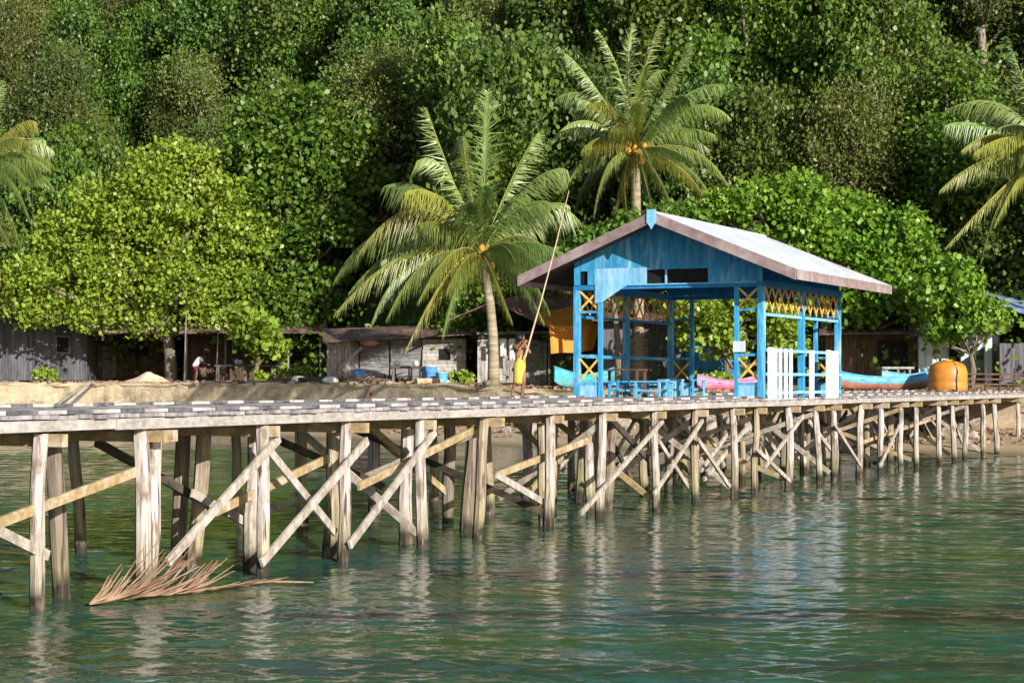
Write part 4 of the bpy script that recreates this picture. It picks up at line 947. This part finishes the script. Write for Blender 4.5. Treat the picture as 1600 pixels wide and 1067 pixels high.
# big bright tree at left
def gb(px, Y): q = at(px, 600, Y); q.z = gz(q.x, q.y); return q
b0 = gb(268, 119.5)
L1 = [(300, 275, 52), (235, 290, 50), (350, 320, 50), (160, 330, 52), (215, 360, 60), (300, 370, 64), (380, 380, 52), (100, 375, 46), (120, 430, 58), (58, 440, 42), (200, 440, 62), (290, 450, 62), (370, 450, 52), (70, 490, 36), (150, 495, 42), (230, 505, 40), (20, 480, 28), (270, 250, 32), (320, 500, 30)]
tree('leafy_shade_tree', b0, 'big bright yellow green shade tree spreading over the left huts', 'tree', pxlobes(b0, 119.5, L1, 1.6, 1), 4.2, .36, 11500, 6, .27, 'leafbright', 51, spread=.32, aspect=.36, trunk_pts=[(0, 0, -.3), (-.1, 0, 1.8), (-.4, 0, 4.4)])
b0 = gb(440, 121)
L2 = [(400, 530, 34), (440, 548, 26), (362, 522, 26), (470, 535, 24), (470, 250, 62), (400, 260, 52), (540, 290, 55), (440, 320, 62), (520, 360, 58), (430, 390, 55), (480, 430, 55), (550, 200, 45), (480, 180, 48), (590, 300, 34), (585, 400, 34), (400, 200, 40), (410, 470, 48), (450, 500, 46), (400, 520, 36), (370, 490, 34), (550, 240, 36), (500, 480, 36)]
tree('large_leaved_tree', b0, 'tall green large leaved tree between the bright tree and the leaning palm', 'tree', pxlobes(b0, 121, L2, 1.6, 2), 6, .35, 11500, 6, .33, 'leafmid', 52, spread=.36, aspect=.38)
b0 = gb(400, 113)
tree('leafy_shrub', b0, 'bright leafy shrub hanging over the added shelter', 'shrub', pxlobes(b0, 113, [(395, 520, 30), (420, 545, 22), (375, 500, 24)], .6, 3), 2.0, .12, 650, 6, .36, 'leafbright', 53, spread=.28)
b0 = gb(1290, 95.5)
L3 = [(1250, 320, 45), (1180, 325, 38), (1320, 345, 45), (1400, 370, 42), (1270, 380, 52), (1350, 410, 55), (1420, 420, 42), (1300, 450, 50), (1380, 470, 46), (1230, 430, 45), (1120, 330, 28), (1330, 500, 30), (1420, 490, 28), (1170, 400, 40)]
tree('sea_almond_tree', b0, 'green large leaved tree rising behind the right slope of the pavilion roof', 'tree', pxlobes(b0, 95.5, L3, 1.3, 4), 4.5, .3, 11000, 6, .25, 'leafsun', 54, spread=.3, aspect=.42)
b0 = gb(1140, 91.5)
tree('sea_almond_tree', b0, 'bright leafy tree seen through the middle of the pavilion', 'tree', pxlobes(b0, 91.5, [(1110, 490, 34), (1150, 470, 30), (1090, 520, 28), (1130, 540, 26), (1215, 510, 30), (1060, 480, 22), (1235, 540, 20)], .8, 5), 2.6, .16, 2400, 6, .25, 'leafbright', 55, spread=.25, aspect=.42)
b0 = gb(965, 95)
tree('sea_almond_tree', b0, 'low leafy tree behind the pavilion peak hiding the tall palm trunk', 'tree', pxlobes(b0, 95, [(940, 385, 32), (985, 372, 34), (1035, 352, 28), (895, 410, 28), (960, 430, 34), (1075, 350, 26), (1010, 400, 30)], .8, 15), 4.2, .16, 3200, 6, .27, 'leafmid', 58, spread=.25, aspect=.4)
b0 = gb(1515, 89)
L4 = [(1520, 500, 34), (1470, 470, 40), (1480, 520, 22), (1545, 500, 28), (1500, 440, 36)]
tree('sea_almond_tree', b0, 'spindly fork trunked tree right behind the orange tank', 'tree', pxlobes(b0, 89, L4, .8, 6), 1.6, .13, 1500, 6, .27, 'leafsun', 56, spread=.25, aspect=.42)
b0 = gb(1590, 100)
L5 = [(1560, 400, 55), (1620, 380, 60), (1500, 380, 48), (1600, 450, 55), (1540, 330, 50), (1650, 480, 50), (1480, 320, 40), (1610, 300, 50)]
tree('dark_shade_tree', b0, 'dark green shade tree below the palm at the right edge', 'tree', pxlobes(b0, 101, L5, 1.4, 7), 4.5, .3, 6500, 6, .3, 'leafdark', 57, spread=.33)
for k, (px, Y, w_, lb) in enumerate(((75, 119, .8, 'small green bush on the seawall in front of the grey shed'), (460, 109, 1.0, 'low yellow green bush beside the dark log'), (415, 112, .5, 'small weed clump by the platform legs'), (716, 95, .5, 'small weed clump at the foot of the leaning palm'), (1120, 90, .7, 'low bush behind the pink boat'))):
    b0 = gb(px, Y); tree('bush', b0, lb, 'bush', [((0, 0, .35 * w_ + .1), (w_, w_ * .7, .45 * w_)), ((w_ * .5, .1, .3), (w_ * .6, w_ * .6, .4 * w_))], .3, .04, 130, 6, .24, 'leafbright', 80 + k, spread=.15)

# palms
def frond(s, sr, p0, p1, arch, lw, rs, n=54, droop=1.25, wl=.045):
    p0 = Vector(p0); p1 = Vector(p1); bl_ = (p1 - p0).length * .13; jv = Vector((rs.uniform(-bl_, bl_), rs.uniform(-bl_, bl_), rs.uniform(-bl_, bl_) * .5)); mid = jv + p0.lerp(p1, .58) + Vector((0, 0, arch)); pts = []
    for i in range(n + 1):
        t = i / n; pts.append(p0 * (1 - t) ** 2 + mid * 2 * t * (1 - t) + p1 * t * t)
    sr.tube(pts[::6] + ([pts[-1]] if n % 6 else []), [max(.006, .034 * (1 - j / (n / 6 + 1))) for j in range(len(pts[::6]) + (1 if n % 6 else 0))], 5)
    for i in range(5, n + 1):
        t = i / n; T = (pts[i] - pts[i - 1]).normalized(); S = T.cross(Vector((0, 0, 1)))
        if S.length < .25: S = T.cross(Vector((0, 1, 0)))
        S.normalize()
        if rs.random() < .1: continue
        ll = (.62 + .42 * (1 - abs(T.z))) * lw * (math.sin(math.pi * min(1, .12 + t * .86)) ** .55) * rs.uniform(.62, 1.15)
        for sg in (-1, 1):
            hz = 1 - abs(T.z); dr = droop * (.45 + 1.1 * hz)
            d = (S * sg * (.26 + .52 * hz) + T * (1.15 - .3 * hz) + Vector((0, 0, -dr * .35 + rs.uniform(-.15, .15)))).normalized()
            a = pts[i]; b_ = a + d * ll * .45; d2 = (d + Vector((0, 0, -dr * 1.25)) + Vector((rs.uniform(-.3, .3), rs.uniform(-.3, .3), rs.uniform(-.2, .2)))).normalized(); c = b_ + d2 * ll * .7
            ww = T * wl * .5 + Vector((0, 0, wl * .3))
            s.add([a - ww * .6, b_ - ww, b_ + ww, a + ww * .6], [(0, 1, 2, 3)]); k = len(s.v); s.v.append(tuple(c)); s.f.append((k - 3, k, k - 2)); s.m.append(0)
def palm(base, crown_at, tr, label, fr, seed, nuts=8, lw=1.1, yel=(), bend=(0, 0), nutmat='coco', wl=.042):
    rs = random.Random(seed); e = empty('coconut_palm', base, label, 'palm tree'); b0 = Vector(base); c0 = Vector(crown_at); s = MB(); pts = []; rr = []
    for i in range(9):
        t = i / 8; q = b0.lerp(c0, t); q.x += math.sin(math.pi * t) * bend[0]; pts.append(q - Vector((0, 0, .2 if i == 0 else 0))); rr.append(tr * (1.35 - .25 * min(1, t * 5) - .3 * t) * (1 + .05 * (i % 2)))
    s.tube(pts, rr, 10, jit=.03, rng=rs); s.build('trunk', M['palmbark'], e, True)
    fr = list(fr); R0 = sum(math.sqrt(a * a + c * c) for a, b, c, d in fr) / len(fr)
    for i in range(19):
        a = i * 2.4 + rs.uniform(-.3, .3); el = rs.uniform(-.55, .75); rl_ = R0 * rs.uniform(.7, 1.0); fr.append((math.cos(a) * math.cos(el) * rl_, math.sin(a) * math.cos(el) * rl_, math.sin(el) * rl_, rl_ * .32 * math.cos(el)))
    for k, (dx, dy, dz, arch) in enumerate(fr):
        s = MB(); sr = MB(); L = Vector((dx, dy, dz)).length
        st = c0 + Vector((dx, dy, dz)).normalized() * .15
        frond(s, sr, st, c0 + Vector((dx, dy, dz)), arch, lw * min(1.15, .5 + L / 9), rs, n=108, wl=wl)
        fo = s.build('frond', M['palmyel'] if k in yel or rs.random() < .16 else M['palmleaf'], e); sr.build('stalk', M['rachisor'] if (k in yel) else M['rachis'], fo, True)
    for k in range(nuts):
        a = rs.uniform(0, 6.28); s = MB(); s.ball(c0 + Vector((math.cos(a) * rs.uniform(.3, .6), -.25 - abs(math.sin(a)) * .45, rs.uniform(-.65, .3))), (.15, .15, .19), 9, 7); s.build('coconut', M[nutmat], e, True)
    s = MB()
    for k in range(16):
        a = rs.uniform(0, 6.28); u = rs.uniform(-.5, .9); e1 = c0 + Vector((math.cos(a) * .8, math.sin(a) * .8, u * .8)) * rs.uniform(.7, 1.15); s.tube([c0 - Vector((0, 0, .15)), (c0 + e1) / 2 + Vector((0, 0, .1)), e1], [.05, .04, .015], 5)
    s.build('flower_stalks', M['rachisor'], e)
    s = MB(); s.tube([c0 - Vector((0, 0, .6)), c0, c0 + Vector((0, 0, .4))], [tr * .8, tr * 1.05, tr * .4], 10, jit=.1, rng=rs); s.build('crownshaft', M['rachis'], e, True)
    return e
def off(cx, cy, Y, lst):
    out = []
    for px, py, dy, arch in lst: out.append(((px - cx) * Y / F, dy, (cy - py) * Y / F, arch))
    return out
YA = 89.0; bA = gb(771, YA); cA = at(752, 395, YA)
FA = off(752, 395, YA, [(528, 492, -1.5, 3.2), (545, 452, 1.0, 3.4), (565, 395, -1, 3.6), (520, 440, .5, 3.6), (585, 505, -1.5, 3.0), (660, 475, -3.5, 2.2), (640, 548, -3, 2.6), (612, 500, -3.0, 2.8), (655, 250, 0, 2.2), (668, 172, .5, 1.6), (762, 150, -1, .3), (838, 205, 1.5, .8), (600, 285, 1.5, 2.2), (880, 265, -.5, 1.6), (905, 340, 1.5, 2.2), (880, 430, -2, 2.4), (850, 500, 2, 2.2), (800, 505, -2.5, 1.8), (695, 525, -2.5, 2.0), (640, 310, -3, 2.0), (720, 200, 3, 1), (820, 300, 4, 2), (600, 420, 4, 3), (860, 480, 4, 2.5), (700, 480, 4, 2)])
palm(bA, cA, .23, 'coconut palm with leaning trunk and sweeping fronds left of the pavilion', FA, 61, nuts=7, lw=1.75, yel=(6, 19), bend=(.2, 0), nutmat='coco')
YB = 98.0; bB = gb(1000, YB); cB = at(992, 235, YB)
FB = off(992, 235, YB, [(885, 85, 0, 1.6), (935, 45, .5, .9), (990, 35, 1, .2), (1030, 38, -1, .2), (1075, 75, 0, .9), (1130, 130, .5, 1.8), (1135, 190, -1.5, 2.2), (1138, 300, -1, 2.2), (1105, 345, -3, 2.0), (1050, 360, -4, 1.6), (975, 350, -3.5, 1.4), (955, 350, -2.5, 1.0), (1015, 352, -2.5, 1.0), (990, 362, -3, .7), (925, 345, -2, 2.0), (880, 300, 0, 2.5), (862, 225, -1, 2.6), (870, 150, 1, 2.2), (915, 180, -4, 1.4), (1060, 170, -4, 1.5), (1040, 90, 4, 1), (930, 120, 4, 1), (900, 330, 4, 2.5), (1090, 270, 4, 2), (1000, 120, -3, .8)])
palm(bB, cB, .28, 'tall coconut palm with orange nuts rising above the pavilion roof', FB, 62, nuts=22, lw=1.25, yel=(8, 10, 15), nutmat='coco')
YC = 93.0; bC = gb(1660, YC); cC = at(1640, 235, YC)
FC = off(1640, 235, YC, [(1575, 60, 0, 1), (1478, 195, 0, 1.3), (1460, 300, -1.5, 1.5), (1466, 388, -2, 1.2), (1500, 250, -3, 1.3), (1530, 360, -3, 1.2), (1560, 275, -4, 1.6), (1600, 400, -2, 1.6), (1540, 410, 1, 3), (1500, 160, 2, 2), (1700, 120, 0, 1), (1760, 220, 0, 2), (1780, 330, 0, 2.5), (1650, 80, 1, .3), (1550, 330, 2, 2.2), (1700, 380, -2, 2), (1590, 150, -3, 1)])
palm(bC, cC, .28, 'coconut palm at the right edge with drooping yellow tipped fronds', FC, 63, nuts=6, lw=1.3, yel=(2, 3, 4))
YD = 112.0; bD = gb(-45, YD); cD = at(-35, 260, YD)
FD = off(-35, 260, YD, [(55, 190, 0, 1.6), (92, 300, -1, 2.4), (60, 350, -2, 2.2), (15, 450, -2, 1.6), (-20, 460, -3, 1.5), (70, 230, 2, 2.0), (0, 130, 0, .5), (-90, 120, 0, 1), (-180, 240, 0, 2), (-170, 350, 0, 2.5), (-80, 420, 0, 2), (25, 400, 2, 2), (12, 435, -2.5, .8), (30, 385, -2.2, 1.1), (70, 290, 1, 1.4), (5, 330, -3, .8), (20, 330, -4, 1.5)])
palm(bD, cD, .3, 'coconut palm at the left edge with yellowing hanging fronds', FD, 64, nuts=5, lw=1.5, yel=(3, 4))

# ---------------------------------------------------------------- labels for the hillside trees that can be made out
bpy.context.view_layer.update(); dg = bpy.context.evaluated_depsgraph_get(); hits = {}; own = {}
for o in FOREST:
    for c in o.children: own[c.name] = o
for py in range(4, 540, 10):
    for px in range(6, 1600, 12):
        d = at(px, py, 1.0) - Vector((0, 0, EYE)); ok, loc, nr_, ix, ob, mt_ = C.ray_cast(dg, Vector((0, 0, EYE)), d.normalized())
        if ok and ob.name in own: hits.setdefault(own[ob.name].name, []).append((px, py))
DESC = {'broadleaf_tree': 'dark glossy broadleaf tree', 'feathery_tree': 'fine leaved olive tree', 'vine_covered_tree': 'tall vine hung tree', 'yellow_green_tree': 'yellow green leafy tree'}
ORD = ['leftmost', 'second', 'third', 'fourth', 'fifth', 'sixth', 'seventh', 'eighth', 'ninth', 'tenth', 'eleventh', 'twelfth', 'thirteenth', 'fourteenth']
BAND = [(60, 'along the very top of the photo'), (130, 'in the upper hillside forest'), (210, 'halfway up the hillside forest'), (300, 'low on the hillside forest'), (999, 'at the foot of the hillside forest')]
bins = {}
for o in FOREST:
    kd = o['label'].split(' on the ')[0]; h_ = hits.get(o.name, [])
    if len(h_) < 5: o['label'] = kd + ' mostly hidden by others uphill'; continue
    cx = sum(p[0] for p in h_) / len(h_); cy = sum(p[1] for p in h_) / len(h_); bi = [i for i, b in enumerate(BAND) if cy < b[0]][0]; bins.setdefault((kd, bi), []).append((cx, o))
for (kd, bi), L in bins.items():
    L.sort(key=lambda q: q[0])
    for i, (cx, o) in enumerate(L):
        o['label'] = (kd + ' alone ' + BAND[bi][1]) if len(L) == 1 else (('leftmost ' + kd if i == 0 else 'rightmost ' + kd if i == len(L) - 1 else ORD[min(i, 13)] + ' ' + kd + ' from the left') + ' ' + BAND[bi][1])
print('forest', len(FOREST), 'seen', sum(len(L) for L in bins.values()), 'unhit', sum(1 for o in FOREST if o.name not in hits))
